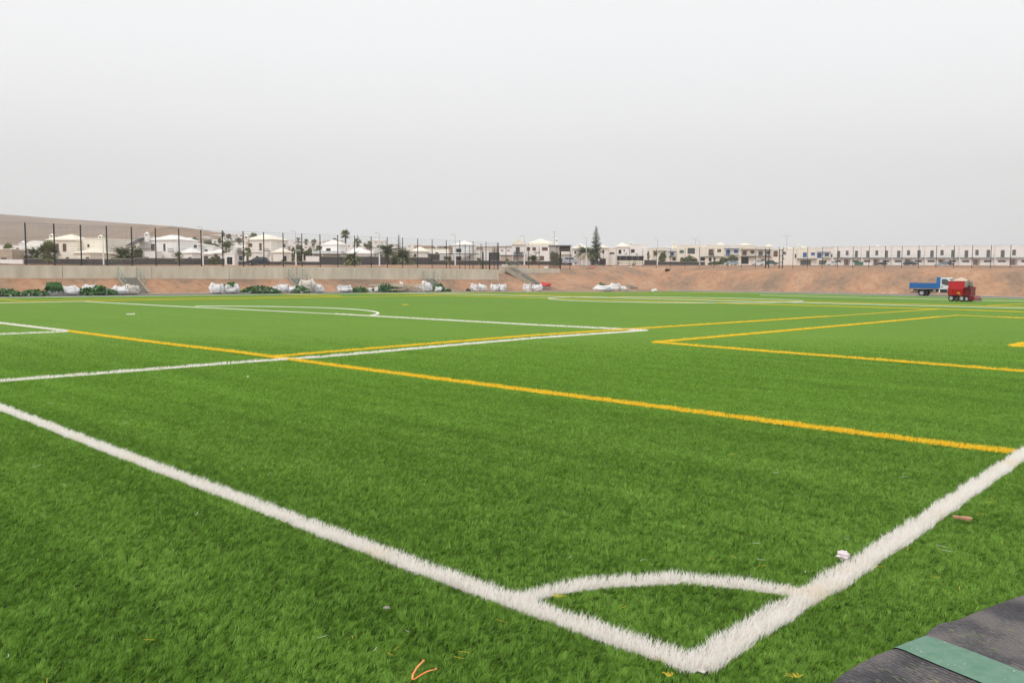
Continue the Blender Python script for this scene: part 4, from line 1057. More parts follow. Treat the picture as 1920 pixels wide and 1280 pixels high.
terr(1388, 1418, 460.5, CT + 'with two brown windows and a dark garage', [(1392, 1400, 470, 479, 'b'), (1407, 1414.3, 470, 475.8, 'b'), (1390, 1404, 482.5, 495, 'd')], [('slab', 1389, 1416, 467.2, 468, 'brown', .9), ('rail', 1389.5, 1416, 478, 480.5, 'brown', 1), ('slab', 1388.5, 1417.5, 481, 482.2, 'dark', 1)], dome=(1389, 1406, 456))
terr(1418, 1448, 463, CT + 'with two grey windows above the white car', [(1422, 1430, 471, 479.5, 'y'), (1437, 1444, 471, 477, 'y'), (1427, 1434, 486, 492, 'd')], [('slab', 1419, 1446, 467.8, 468.5, 'dark', .9), ('rail', 1419.5, 1446, 478, 480.5, 'dark', 1), ('chimney', 1417.5, 459, 464, 4)], dome=(1438, 1448, 458.5))
terr(1448, 1464, 468, CT + 'with one wide brown glazed door upstairs', [(1450, 1458.5, 470, 481.5, 'b')])
terr(1464, 1495, 467.5, CT + 'with one small grey window between the gates', [(1467, 1474, 472, 477.5, 'y'), (1467.5, 1471, 484, 486, 'd'), (1490, 1493.5, 476, 484, 'g')], [('chimney', 1475, 462, 468.5, 3)], dome=(1478, 1487, 464), wall='offwhite')
terr(1495, 1530, 465.5, 'yellowish cream terraced house with a tall chimney and blue windows', [(1505.5, 1513, 473.5, 482.5, 'u'), (1520.5, 1528, 473.5, 479, 'u'), (1501, 1521, 487.5, 497, 'y')], [('chimney', 1499.5, 458.5, 467, 4), ('slab', 1494, 1531, 485, 486, 'dark', 1)], dome=(1503, 1513, 461.8))
terr(1530, 1562, 466, 'yellowish cream terraced house next to the white row', [(1532, 1540.5, 474.8, 484, 'u'), (1546.5, 1554, 474.8, 480.5, 'u'), (1558, 1561, 476, 483, 'g'), (1536, 1550, 488, 496.5, 'y')], [('slab', 1532, 1557, 472.3, 473.1, 'blue', .8), ('rail', 1541, 1558, 480.5, 483.5, 'galv', .8), ('chimney', 1528.5, 463.5, 467, 4)])
# white row
edges = [1562, 1616, 1673, 1735, 1799, 1866, 1938, 2016]
labs = ['leftmost white terraced house of the right hand row', 'second white terraced house of the right hand row', 'white terraced house whose roof stands above the parked dark car', 'white terraced house behind the fence above the blue truck bed', 'white terraced house above the red spreader machine', 'white terraced house next to the last one at the right edge', 'rightmost white terraced house cut by the right edge']
for i, (a, c_) in enumerate(zip(edges, edges[1:])):
    k = (c_ - a) / 57.; yt = 463.2 - i * .25
    w = [(a + 8 * k, a + 14 * k, 470.5 - i * .3, 482.5, 'y'), (a + 25 * k, a + 30.6 * k, 470 - i * .35, 478.8, 'y'), (a + 43 * k, a + 49 * k, 470 - i * .35, 482.5, 'y'),
         (a + 4.5 * k, a + 16 * k, 488, 491.7, 'g'), (a + 22 * k, a + 33.5 * k, 486.2, 497, 'c'), (a + 39.5 * k, a + 51.5 * k, 488, 491.7, 'g')]
    ex = [('slab', a + .4, c_ - .4, 483.2, 484.1, 'dkgrn', .9)]
    if i % 2: ex.append(('chimney', a + 30 * k, 459.5, 464, 6))
    house(labs[i], 280 - i * 1.2, [B(x=(a, c_ - .3), yt=yt, dep=9, w=w)], extras=ex, cat='terraced house', name='terraced_house', group='white terraced houses of the right hand row', roof='whiteroof')
    # lantern on the wall
# brown kiosk with canopy by the fence corner
kp = at(1050, 497, 128); kz = plateau(kp.x, 128)
t = thing('kiosk', 'dark brown screened kiosk with a flat green edged roof by the fence corner', 'kiosk', (kp.x, 128, kz))
def kx(px): return at(px, 480, 128).x - kp.x
def kzf(py): return at(1050, py, 128).z - kz
b = MB(); b.box(kx(1029), kx(1071), -.6, 3.2, kzf(461.6), kzf(459.8)); b.build('roof', M['solar'], t)
b = MB(); b.box(kx(1050.5), kx(1069), -.3, 2.6, kzf(470.5), kzf(461.7)); b.build('fascia', M['kiosk'], t)
b = MB()
for q in range(12):
    xx = kx(1031 + q * 1.6); b.box(xx, xx + .07, -.25, -.2, 0, kzf(461.7))
b.build('slatted_screen', M['kiosk'], t)
b = MB(); b.box(kx(1048.8), kx(1051.8), -.4, .1, -.3, kzf(472)); b.build('pillar', M['black'], t)
b = MB(); b.box(kx(1068.3), kx(1069.3), -.1, .05, -.3, kzf(470)); b.build('pillar', M['black'], t)

# distant town on the slope
MARKS = [(300, 'above the white terrace villa'), (376, 'above the small pyramid roof left of the portal'), (418, 'above the white entrance portal'), (452, 'by the roof of the cream three window villa'),
         (520, 'between the cream villa and the white pyramid villa'), (600, 'around the roof of the white pyramid villa'), (655, 'by the tallest fan palm'), (715, 'by the date palms'), (790, 'by the canopy villa'), (1000, 'between the kiosk and the tall pine')]
ORD = ['leftmost', 'second from left', 'third from left', 'fourth from left', 'fifth from left', 'sixth from left', 'seventh from left', 'eighth from left']
def place_labels(xs, what):
    """one label per x: what it is, which one counted from the left, and the landmark it stands by"""
    def mk(x): return max(i for i, m_ in enumerate(MARKS) if x >= m_[0] or i == 0)
    out = {}
    for g_ in set(mk(x) for x in xs):
        mem = sorted([i for i, x in enumerate(xs) if mk(x) == g_], key=lambda i: xs[i])
        for k, i in enumerate(mem):
            pos = 'only' if len(mem) == 1 else ('rightmost' if k == len(mem) - 1 else ORD[k]); out[i] = '%s %s %s' % (pos, what, MARKS[g_][1])
    return [out[i] for i in range(len(xs))]
town = [(312, 334, 434.5, 442), (330, 356, 434, 446), (318, 345, 441, 449), (340, 366, 447, 456), (358, 374, 439, 450), (370, 402, 434.5, 441), (376, 394, 445, 454), (394, 420, 440, 448), (398, 424, 449, 457),
        (418, 440, 444, 452), (426, 447, 450, 456), (440, 458, 437.5, 446), (455, 474, 438.5, 450), (432, 458, 456, 463), (402, 428, 460, 468), (470, 484, 443, 451), (532, 556, 449.5, 455), (548, 590, 452, 458), (545, 580, 461, 468), (585, 606, 452, 459),
        (590, 622, 458, 466), (612, 640, 450.5, 455), (650, 668, 458, 466), (668, 690, 453.5, 460), (690, 722, 451.5, 458), (704, 742, 458, 466), (762, 786, 459, 465), (842, 850, 461, 468), (893, 922, 466, 472), (936, 960, 466, 474), (1045, 1072, 463, 471)]
far = [(776, 812, 461.5, 468), (820, 846, 462, 468), (890, 902, 463, 470)]
TL = place_labels([(a_[0] + a_[1]) / 2 for a_ in town], 'distant hillside house')
place = ['at the left top', 'below the skyline', 'under the topmost house', 'behind the villa roof', 'beside dark shrubs']
for i, (x0, x1, y0, y1) in enumerate(town):
    s = interp((x0 + x1) / 2, SIL); Yt = 700 - (y0 - 434) * 11; Yt = max(330, min(690, Yt))
    if x0 > 500: Yt = max(320, 560 - (y0 - 450) * 14)
    n = max(1, int((x1 - x0) / 9)); w = []
    for q in range(n):
        xa = x0 + (x1 - x0) * (q + .25) / n; w.append((xa, xa + (x1 - x0) / n * .4, y0 + (y1 - y0) * .35, y0 + (y1 - y0) * .62, R_.choice('gyb')))
    lab = TL[i]
    house(lab, Yt, [B(x=(x0, x1), yt=y0, dep=9, yb=y1 + 6, roof='flat' if i % 3 else 'hip', ya=y0 - 2.0, w=w)], wall=R_.choice(['white', 'offwhite', 'white']), roof='whiteroof', group='distant houses of the hillside town', base=at((x0 + x1) / 2, y1, Yt).z)
for i, (x0, x1, y0, y1) in enumerate(far):
    house(['brown flat roofed building behind the bungalow', 'brown flat roofed building left of the canopy villa', 'small brown building right of the canopy villa'][i], 330, [B(x=(x0, x1), yt=y0, dep=8, yb=y1 + 8, w=[(x0 + 4, x0 + 7, y0 + 2, y0 + 4, 'g')])], wall='brick', roof='brick', base=at(x0, y1 + 6, 330).z)

# ------------------------------------------------------------------ plants
def leaf_tri(b, p, d, w, L_, mi=0):
    s = d.cross(Vector((0, 0, 1)));
    s = s.normalized() * w if s.length > 1e-4 else Vector((w, 0, 0))
    b.add([p - s, p + s, p + d * L_], [(0, 1, 2)], mi)
def frond(b, p, az, el, L_, r, mi=0, n=9, droop=1.3, ll=.42):
    q = p.copy(); pts = [q.copy()]; e = el
    for i in range(n):
        q = q + Vector((math.cos(az) * math.cos(e), math.sin(az) * math.cos(e), math.sin(e))) * L_ / n; e -= droop / n; pts.append(q.copy())
    b.path(pts, [.03 * L_ / 3 * (1 - i / (n + 1)) for i in range(n + 1)], 3, mi)
    for i in range(1, n + 1):
        d = (pts[i] - pts[i - 1]).normalized(); s = d.cross(Vector((0, 0, 1))).normalized(); up = s.cross(d)
        for sg in (-1, 1):
            for h in (0, .5):
                pp = pts[i - 1].lerp(pts[i], h + .2); ln = ll * L_ / 2 * math.sin(math.pi * min(1, (i + h) / (n + 1)) ** .8) + .08
                dd = (s * sg + d * .7 + up * .35 + Vector((0, 0, -.25 + r.uniform(-.2, .2)))).normalized()
                b.add([pp - d * .10, pp + d * .10, pp + dd * ln], [(0, 1, 2)], mi)
def plant_base(px, ybase, Y):
    c = at(px, ybase, Y); return Vector((c.x, Y, (plateau(c.x, Y) if Y < 300 else c.z)))
def date_palm(px, ytop, Y, spread, label, trunk=1.5, seed=1, m='frondg', n=34, yb=495):
    p = plant_base(px, yb, Y); r = random.Random(seed); top = at(px, ytop, Y).z - p.z
    t = thing('date_palm', label, 'palm', p, 0, 'palms around the villas'); hub = max(.6, min(trunk, top - .8))
    b = MB(); b.tube((0, 0, -.3), (0, 0, hub), .34, .28, 8); b.tube((0, 0, hub), (0, 0, hub + .3), .28, .1, 8); b.build('trunk', M['trunk'], t)
    b = MB(); L_ = max(spread, (top - hub) * .95)
    for i in range(n):
        e = r.uniform(.1, 1.45); l = L_ * r.uniform(.85, 1.1)
        frond(b, Vector((0, 0, hub + .1)), r.uniform(0, 6.28), e, l, r, 0, 8, r.uniform(1.1, 1.7))
    b.build('crown', M[m], t, fixn=False); return t
def fan_palm(px, ytop, Y, rad, label, seed=1, yb=496, trunkr=.2, skirt=True, n=34):
    p = plant_base(px, yb, Y); r = random.Random(seed); top = at(px, ytop, Y).z - p.z; hub = max(.5, top - rad)
    t = thing('fan_palm', label, 'palm', p, 0, 'palms around the villas')
    b = MB(); b.tube((0, 0, -.3), (.05, 0, hub), trunkr * 1.25, trunkr, 8); b.build('trunk', M['trunk'], t)
    b = MB()
    for i in range(n):
        az, el = r.uniform(0, 6.28), r.uniform(-.75, 1.45); L_ = rad * r.uniform(.35, .6)
        d = Vector((math.cos(az) * math.cos(el), math.sin(az) * math.cos(el), math.sin(el))); c = Vector((0, 0, hub)) + d * L_
        b.tube(Vector((0, 0, hub)), c, .02, n=3); s = d.cross(Vector((0, 0, 1))).normalized() if abs(d.z) < .99 else Vector((1, 0, 0)); up = s.cross(d)
        for k in range(9):
            a = (k - 4) * .3; dd = (d * math.cos(a) + s * math.sin(a) + Vector((0, 0, -.2)) * abs(a)).normalized(); ln = rad * .5 * (1 - .08 * abs(k - 4)) * r.uniform(.85, 1.1)
            w = dd.cross(up).normalized() * rad * .085; b.add([c - w, c + w, c + dd * ln], [(0, 1, 2)])
    b.build('crown', M['frond'], t, fixn=False)
    if skirt:
        b = MB()
        for i in range(26):
            az = r.uniform(0, 6.28); z = hub - r.uniform(.05, rad * .8); d = Vector((math.cos(az) * .5, math.sin(az) * .5, -1)).normalized(); leaf_tri(b, Vector((0, 0, z)), d, .09, r.uniform(.4, .8))
        b.build('dry_skirt', M['dry'], t, fixn=False)
    return t
def shrub(px, ytop, Y, wpx, label, seed=1, yb=496, m='leaf', name='shrub', cat='shrub', dens=1., group=None, trunk=False):
    p = plant_base(px, yb, Y); r = random.Random(seed); top = max(.8, at(px, ytop, Y).z - p.z); W_ = wpx * Y / F / 2
    t = thing(name, label, cat, p, 0, group); b = MB()
    for i in range(5):
        a = i * 1.26; b.tube((0, 0, -.2), (math.cos(a) * W_ * .5, math.sin(a) * W_ * .5, top * .6), .06, .02, 5)
    b.build('stems', M['bark'], t)
    b = MB(); lobes = [(Vector((r.uniform(-.65, .65) * W_, r.uniform(-.5, .5) * W_, top * r.uniform(.3, .72))), r.uniform(.3, .5)) for _ in range(9)]
    n = int(900 * dens); s0 = .11 + .0006 * Y
    for i in range(n):
        c, k = r.choice(lobes); v = Vector((r.gauss(0, 1), r.gauss(0, 1), r.gauss(0, 1))).normalized() * r.uniform(.6, 1) ** .5
        q = c + Vector((v.x * W_ * k, v.y * W_ * k, v.z * top * k * .75)); q.z = max(.05, min(q.z, top))
        a = Vector((r.gauss(0, 1), r.gauss(0, 1), r.gauss(0, 1))).normalized() * s0; c2 = a.cross(Vector((r.gauss(0, 1), r.gauss(0, 1), r.gauss(0, 1)))).normalized() * s0 * .6
        b.add([q - a, q + c2, q + a, q - c2], [(0, 1, 2, 3)])
    b.build('foliage', M[m], t, fixn=False); return t
def norfolk(px, ytop, Y, wpx, label, seed=1, yb=492, dens=1.):
    p = plant_base(px, yb, Y); r = random.Random(seed); top = at(px, ytop, Y).z - p.z; W_ = wpx * Y / F / 2
    t = thing('norfolk_pine', label, 'pine tree', p, 0, 'tall norfolk pines'); b = MB(); b.tube((0, 0, -.3), (0, 0, top), .28, .03, 7); b.build('trunk', M['bark'], t)
    b = MB(); n = int(19 * dens)
    for i in range(n):
        f = i / n; z = top * (.12 + .86 * f); L_ = W_ * (.95 if f < .15 else (1 - f) ** .9 * 1.1 + .05)
        nb = 7
        for k in range(nb):
            az = k * 6.283 / nb + r.uniform(-.3, .3) + i; l = L_ * r.uniform(.55, 1.2); d = Vector((math.cos(az), math.sin(az), .12))
            q0 = Vector((0, 0, z)); q1 = q0 + d * l * .6; q2 = q0 + d * l + Vector((0, 0, .10 * l)); b.path([q0, q1, q2], [.05, .035, .015], 3, 0)
            m_ = 9
            for j in range(m_):
                c = q0.lerp(q2, (j + .6) / m_); s = Vector((-d.y, d.x, 0)); ln = .26 * l * (1.1 - j / m_) + .18
                for sg in (-1, 1):
                    e = (s * sg + d * .5 + Vector((0, 0, .35))).normalized(); w = d * .14
                    b.add([c - w, c + w, c + e * ln], [(0, 1, 2)]); b.add([c + Vector((0, 0, -.06)), c + Vector((0, 0, .06)), c + e * ln * .8 + Vector((0, 0, .1))], [(0, 1, 2)])
    b.build('foliage', M['pine'], t, fixn=False); return t
fan_palm(92, 450, 158, 2.5, 'bushy fan palm with a thick shaggy trunk before the cream villa', 1, trunkr=.35, n=95)
fan_palm(17, 454, 172, 1.5, 'fan palm behind the tan outbuilding', 2, n=46)
date_palm(66, 455, 168, 2.6, 'pale arching palm before the barrel vaulted building', 1.4, 3, n=60)
date_palm(233, 457, 166, 3.6, 'wide grey green date palm between the first two villas', .9, 4, n=110)
shrub(258, 462, 167, 20, 'olive shrub behind the dark wall beside the terrace villa', 5)
fan_palm(335, 470, 157, 1.25, 'small fan palm against the dark wall under the white villa', 6)
shrub(404, 479, 157, 22, 'rounded pale green bush against the dark stone wall', 7)
fan_palm(424, 452, 166, 1.6, 'tall fan palm beside the white portal', 8, n=50)
fan_palm(464, 462, 158, 1.3, 'fan palm left of the parked dark car', 9, n=46)
shrub(560, 464, 176, 26, 'dense shrub between the cream villa and the white wall', 10)
shrub(582, 463, 182, 26, 'taller shrub behind the white garden wall', 11)
shrub(540, 462, 200, 20, 'far shrub beside the low wing of the cream villa', 12)
fan_palm(530, 487, 158, .7, 'tiny palm growing before the low dark wall', 13)
date_palm(660, 465, 160, 2.5, 'spiky palm standing before the long dark stone wall', .8, 14, 'frond', 64)
fan_palm(648, 428.5, 196, 1.5, 'tallest slender fan palm rising above the white villa', 15, trunkr=.2, skirt=False, n=60)
fan_palm(670, 444, 200, 1.5, 'fan palm behind the hipped roofs', 16)
date_palm(726, 444, 176, 3.4, 'large date palm left of the second norfolk pine', 2.2, 17, n=70)
date_palm(755, 459, 170, 3.4, 'lower date palm with a dense crown right of the large one', .8, 18, n=90)
norfolk(748, 438, 230, 16, 'thin norfolk pine behind the date palms', 19, dens=.6)
norfolk(671, 438, 330, 8, 'distant small norfolk pine behind the white roofs', 20, dens=.5)
fan_palm(842, 480, 172, .9, 'young palm before the white canopy villa', 21)
fan_palm(897, 482, 172, .8, 'small young palm right of the white canopy villa', 22)
fan_palm(951, 484, 178, .9, 'young palm left of the gabled villa garden wall', 23)
date_palm(1001, 478, 180, 1.9, 'broad olive palm in front of the gabled villa', 1, 24, 'frond')
shrub(1040, 470, 160, 18, 'brownish bush seen through the kiosk screen', 25)
date_palm(1098, 455, 212, 3.6, 'arching date palm at the left foot of the tall pine', 2.2, 26, n=70)
norfolk(1117, 422.5, 218, 27, 'tallest norfolk pine standing alone against the sky', 27, dens=1.35)
shrub(1112, 459, 220, 28, 'dark shrubs round the foot of the tall pine', 28)
shrub(1241, 471, 256, 15, 'first round tree before the cream terrace', 29)
fan_palm(1215, 474, 254, 1.1, 'small palm right of the bus', 30)
shrub(1297, 478, 256, 24, 'dark clipped bush before the glazed bay house', 31, dens=1.3)
shrub(1284, 482, 252, 16, 'reddish low hedge before the cream terrace', 32)
shrub(1372, 478, 258, 28, 'big rounded hedge behind the silver blue car', 33, dens=1.4)
shrub(1355, 483, 259, 16, 'left part of the rounded hedge row', 34)
shrub(1340, 490, 262, 26, 'low hedge before the dark doors', 35)
TREES = [(366, 444, 10, 480), (352, 454, 14, 400), (390, 450, 16, 400), (404, 456, 16, 360), (432, 450, 22, 380), (448, 446, 16, 420), (418, 434, 6, 520), (476, 437, 12, 480), (428, 438, 10, 520), (412, 446, 10, 430), (560, 458, 12, 350), (600, 459, 14, 340), (628, 446, 8, 430), (689, 456, 18, 330), (836, 462, 8, 330)]
TT = place_labels([a_[0] for a_ in TREES], 'distant hillside tree')
for i, (x, y, w, Y) in enumerate(TREES):
    shrub(x, y, Y, w, TT[i], 60 + i, yb=y + 11, group='trees of the hillside town', name='distant_tree', cat='tree', dens=.45)
for i, (x, y, Y) in enumerate([(559, 443, 420), (574, 446, 420), (589, 447, 420), (712, 458, 330), (693, 451, 400)]):
    fan_palm(x, y, Y, 2.2, ['left', 'middle', 'right', 'lower', 'lonely'][i] + ' distant palm on the slope left of the tallest palm' if i < 3 else ['x', 'x', 'x', 'low distant palm before the date palm', 'lonely distant palm right of the tallest palm'][i], 80 + i, yb=y + 16)

# ------------------------------------------------------------------ lamp posts and masts
def lamp_post(px, ytop, Y, label, yb=496, thick=.11, arm=True):
    p = plant_base(px, yb, Y); top = at(px, ytop, Y).z - p.z; t = thing('lamp_post', label, 'lamp post', p, 0, 'pale street lamp posts'); b = MB()
    b.tube((0, 0, -.2), (0, 0, 2.2), thick, thick, 8); b.build('base_tube', M['pole'], t)
    b = MB(); b.tube((0, 0, 2.2), (0, 0, top), thick * .55, thick * .4, 8)
    if arm: b.tube((0, 0, top), (-.5, 0, top + .05), .035)
    b.build('pole', M['poleg'], t)
    b = MB(); b.box(-.85, -.4, -.12, .12, top - .02, top + .1); b.build('lantern', M['poleg'], t); return t
for px, yt, Y, lab in [(194.5, 431, 156, 'white lamp post before the cream villa'), (381, 426, 156, 'white lamp post left of the white portal'), (555, 434, 158, 'white lamp post right of the parked dark car'),
                       (711.5, 437, 160, 'white lamp post between the spiky palm and the date palms'), (853.5, 440, 165, 'white lamp post before the canopy villa'), (983, 443, 175, 'white lamp post before the gabled villa'),
                       (1099, 446, 205, 'white lamp post left of the tall pine'), (1232.5, 449, 236, 'white lamp post right of the bus'), (1311.5, 452, 238, 'white lamp post at the end of the long stone wall')]:
    lamp_post(px, yt, Y, lab, thick=.13 if Y < 200 else .17)
def mast(px, yt, Y, label):
    p = plant_base(px, 480, Y); top = at(px, yt, Y).z - p.z; t = thing('light_mast', label, 'light mast', p, 0, 'twin armed light masts'); b = MB(); b.tube((0, 0, 0), (0, 0, top), .12, .07, 6); b.build('pole', M['poleg'], t)
    for s in (-1, 1): b = MB(); b.tube((0, 0, top), (s * .9, 0, top + .1), .05); b.box(s * .5 if s > 0 else -1.5, 1.5 if s > 0 else -.5, -.15, .15, top + .12, top + .22); b.build('lantern', M['poleg'], t)
mast(1303.5, 447.5, 300, 'twin armed light mast behind the glazed bay house'); mast(1474.5, 442.5, 300, 'twin armed light mast behind the terrace above the gates')
p = plant_base(1039, 490, 215); top = at(1039, 433, 215).z - p.z; t = thing('utility_pole', 'dark pole with a crossbar above the gabled villa roof', 'utility pole', p)
b = MB(); b.tube((0, 0, 0), (0, 0, top), .14, .10, 6); b.build('pole', M['poleg'], t); b = MB(); b.tube((-.6, 0, top - .3), (.6, 0, top - .3), .04); b.build('crossbar', M['poleg'], t)
for i, (x, y) in enumerate([(225, 443), (234, 440), (242, 436), (253, 434), (259, 431), (268, 430)]):
    Y = 420; p = at(x, 470, Y); top = at(x, y, Y).z - p.z; b = MB(); b.tube((0, 0, -3), (0, 0, top), .12, .08, 5)
    b.box(-.3, .3, -.1, .1, top, top + .12)
    tag(b.build('thin_mast', M['poleg'], loc=p), 'thin pale mast on the slope left of the white villa', 'mast', 'row of thin masts on the slope')

# ------------------------------------------------------------------ vehicles
def wheel(t, x, y, r, w, name='wheel'):
    b = MB(); n = 20; pr = [(-w / 2, r * .62), (-w / 2, r * .93), (-w / 2 + .03, r), (w / 2 - .03, r), (w / 2, r * .93), (w / 2, r * .62)]
    for (yy, rr) in pr:
        for k in range(n): a = 2 * math.pi * k / n; b.v.append((rr * math.cos(a), yy, rr * math.sin(a)))
    for i in range(len(pr) - 1):
        for k in range(n): b.f.append((i * n + k, i * n + (k + 1) % n, (i + 1) * n + (k + 1) % n, (i + 1) * n + k)); b.m.append(0)
    wh = b.build(name, M['tyre'], t, loc=(x, y, r), smooth=False)
    b = MB(); b.tube((0, -w / 2 + .02, 0), (0, w / 2 - .02, 0), r * .61, n=16)
    for k in range(6): a = k * math.pi / 3; b.tube((r * .35 * math.cos(a), -w / 2 - .0, r * .35 * math.sin(a)), (r * .35 * math.cos(a), -w / 2 + .03, r * .35 * math.sin(a)), r * .06, n=5)
    b.tube((0, -w / 2 - .03, 0), (0, -w / 2 + .03, 0), r * .18, n=8)
    b.build('rim', M['rim'], wh); return wh

def truck():
    # front towards +x, camera sees the side at -y
    pu, pv = 29.55, 105.0; q = uv2w(pu, pv, pitch_z(pu, 103) - .02)
    t = thing('tipper_truck', 'blue and white tipper truck parked on the asphalt behind the red spreader', 'truck', q, UDIR + math.pi)
    S = 1.0
    b = MB(); b.box(-2.9, .9, -.42, -.30, .62, .82); b.box(-2.9, .9, .30, .42, .62, .82)
    for x in (-2.7, -1.6, -.4): b.box(x, x + .1, -.30, .30, .66, .80)
    b.box(-.75, -.1, -.86, -.45, .50, .86); b.box(-2.95, -2.3, -.9, .9, .42, .52)
    b.build('chassis', M['black'], t)
    b = MB(); b.box(-.5, -.2, -.9, -.862, .55, .78); b.build('tool_box', M['steel'], t)
    # bed
    b = MB(); x0, x1 = -3.1, -.12; z0, z1 = 1.0, 1.58
    b.box(x0, x1, -1.02, 1.02, .92, 1.0)
    for sy in (-1, 1):
        y0, y1 = (sy * 1.02, sy * .98)
        b.box(x0, x1, min(y0, y1), max(y0, y1), z0, z1)
        for zz in (1.06, 1.25, 1.44): b.box(x0 + .05, x1 - .05, min(sy * 1.02, sy * 1.055), max(sy * 1.02, sy * 1.055), zz, zz + .09)
        for xx in (x0, (x0 + x1) / 2, x1 - .08): b.box(xx, xx + .08, min(sy * 1.02, sy * 1.07), max(sy * 1.02, sy * 1.07), .95, z1 + .02)
    b.build('bed', M['bluep'], t)
    b = MB(); b.box(x0 - .05, x0 - .002, -1.03, 1.03, .9, 1.62); b.build('tailgate', M['bluep'], t)
    b = MB(); b.box(x1 + .002, x1 + .1, -1.03, 1.03, .95, 2.28); b.box(x1 + .1, x1 + .42, -1.03, -.90, 2.16, 2.28); b.box(x1 + .1, x1 + .42, .90, 1.03, 2.16, 2.28); b.box(x1 + .1, x1 + .42, -1.03, -.99, .95, 2.16)
    b.build('headboard', M['bluep'], t)
    for y in (-.85, .7): b = MB(); b.box(-3.16, -3.1, y, y + .15, .72, .84); b.build('taillight', M['lamp'], t)
    # cab
    prof = [(.98, .52), (.98, 2.18), (1.15, 2.25), (1.75, 2.24), (1.95, 2.16), (2.42, 1.55), (2.62, 1.38), (2.92, 1.22), (3.0, 1.05), (3.0, .5), (2.7, .45), (2.68, .75), (2.45, .93), (2.1, .93), (1.87, .75), (1.85, .45), (1.1, .45)]
    b = MB(); n = len(prof)
    ring = []
    for y in (-1.0, -.96, .96, 1.0):
        ring.append([(x - (.0 if abs(y) < .99 else .02), y * (1 - .06 * max(0, z - 1.3)), z - (.0 if abs(y) < .99 else .012)) for x, z in prof])
    vs = [v for g_ in ring for v in g_]; fs = [tuple(range(n)), tuple(range(4 * n - 1, 3 * n - 1, -1))]
    for i in range(3):
        for k in range(n): fs.append((i * n + k, (i + 1) * n + k, (i + 1) * n + (k + 1) % n, i * n + (k + 1) % n))
    b.add(vs, fs); cabo = [b.build('cab', M['whitep'], t)]
    for sy in (-1, 1):
        b = MB(); w_ = [(1.3, 1.45), (1.22, 1.62), (1.24, 2.06), (1.72, 2.06), (1.92, 1.9), (2.2, 1.5), (2.2, 1.38), (1.9, 1.3)]
        def yy(z, o): return sy * (1.0 * (1 - .06 * max(0, z - 1.3)) + o)
        vs = [(x, yy(z, .006), z) for x, z in w_] + [(x, yy(z, .016), z) for x, z in w_]; m_ = len(w_)
        b.add(vs, [tuple(range(m_)), tuple(range(2 * m_ - 1, m_ - 1, -1))] + [(i, (i + 1) % m_, m_ + (i + 1) % m_, m_ + i) for i in range(m_)])
        o_ = b.build('side_window', M['glass'], t); cabo.append(o_)
        b = MB(); b.box(1.1, 1.85, min(sy * 1.0, sy * 1.02), max(sy * 1.0, sy * 1.02), .46, .86); o_ = b.build('sill_trim', M['black'], t); cabo.append(o_)
        b = MB(); b.box(1.22, 1.36, min(sy * 1.0, sy * 1.025), max(sy * 1.0, sy * 1.025), 1.1, 1.22); o_ = b.build('door_handle', M['black'], t); cabo.append(o_)
        b = MB(); b.box(2.12, 2.22, min(sy * 1.05, sy * 1.22), max(sy * 1.05, sy * 1.22), 1.45, 1.82); b.tube((2.1, sy * .96, 1.5), (2.15, sy * 1.08, 1.55), .02); o_ = b.build('mirror', M['black'], t); cabo.append(o_)
        b = MB(); b.box(2.85, 3.02, min(sy * .6, sy * .95), max(sy * .6, sy * .95), .85, 1.05); o_ = b.build('headlight', M['glass'], t); cabo.append(o_)
    b = MB(); b.add([(1.99, -.9, 2.13), (1.99, .9, 2.13), (2.46, .93, 1.53), (2.46, -.93, 1.53), (1.98, -.9, 2.11), (1.98, .9, 2.11), (2.44, .93, 1.51), (2.44, -.93, 1.51)], [(0, 1, 2, 3), (7, 6, 5, 4), (0, 4, 5, 1), (1, 5, 6, 2), (2, 6, 7, 3), (3, 7, 4, 0)]); o_ = b.build('windscreen', M['glass'], t); cabo.append(o_)
    b = MB(); b.box(2.9, 3.06, -.95, .95, .35, .62); o_ = b.build('bumper', M['black'], t); cabo.append(o_)
    for q_ in cabo: q_.location.x -= .78
    for sy in (-1, 1):
        wheel(t, -1.75, sy * .80, .37, .36); wheel(t, 1.50, sy * .86, .36, .24)
        b = MB(); pts = [( -1.75 + .46 * math.cos(a), sy * .8, .37 + .46 * math.sin(a)) for a in [math.pi * k / 8 for k in range(9)]]
        for q0, q1 in zip(pts, pts[1:]): b.add([(q0[0], sy * .6, q0[2]), (q0[0], sy * 1.0, q0[2]), (q1[0], sy * 1.0, q1[2]), (q1[0], sy * .6, q1[2])], [(0, 1, 2, 3)])
        b.build('mudguard', M['black'], t)
    return t
truck()

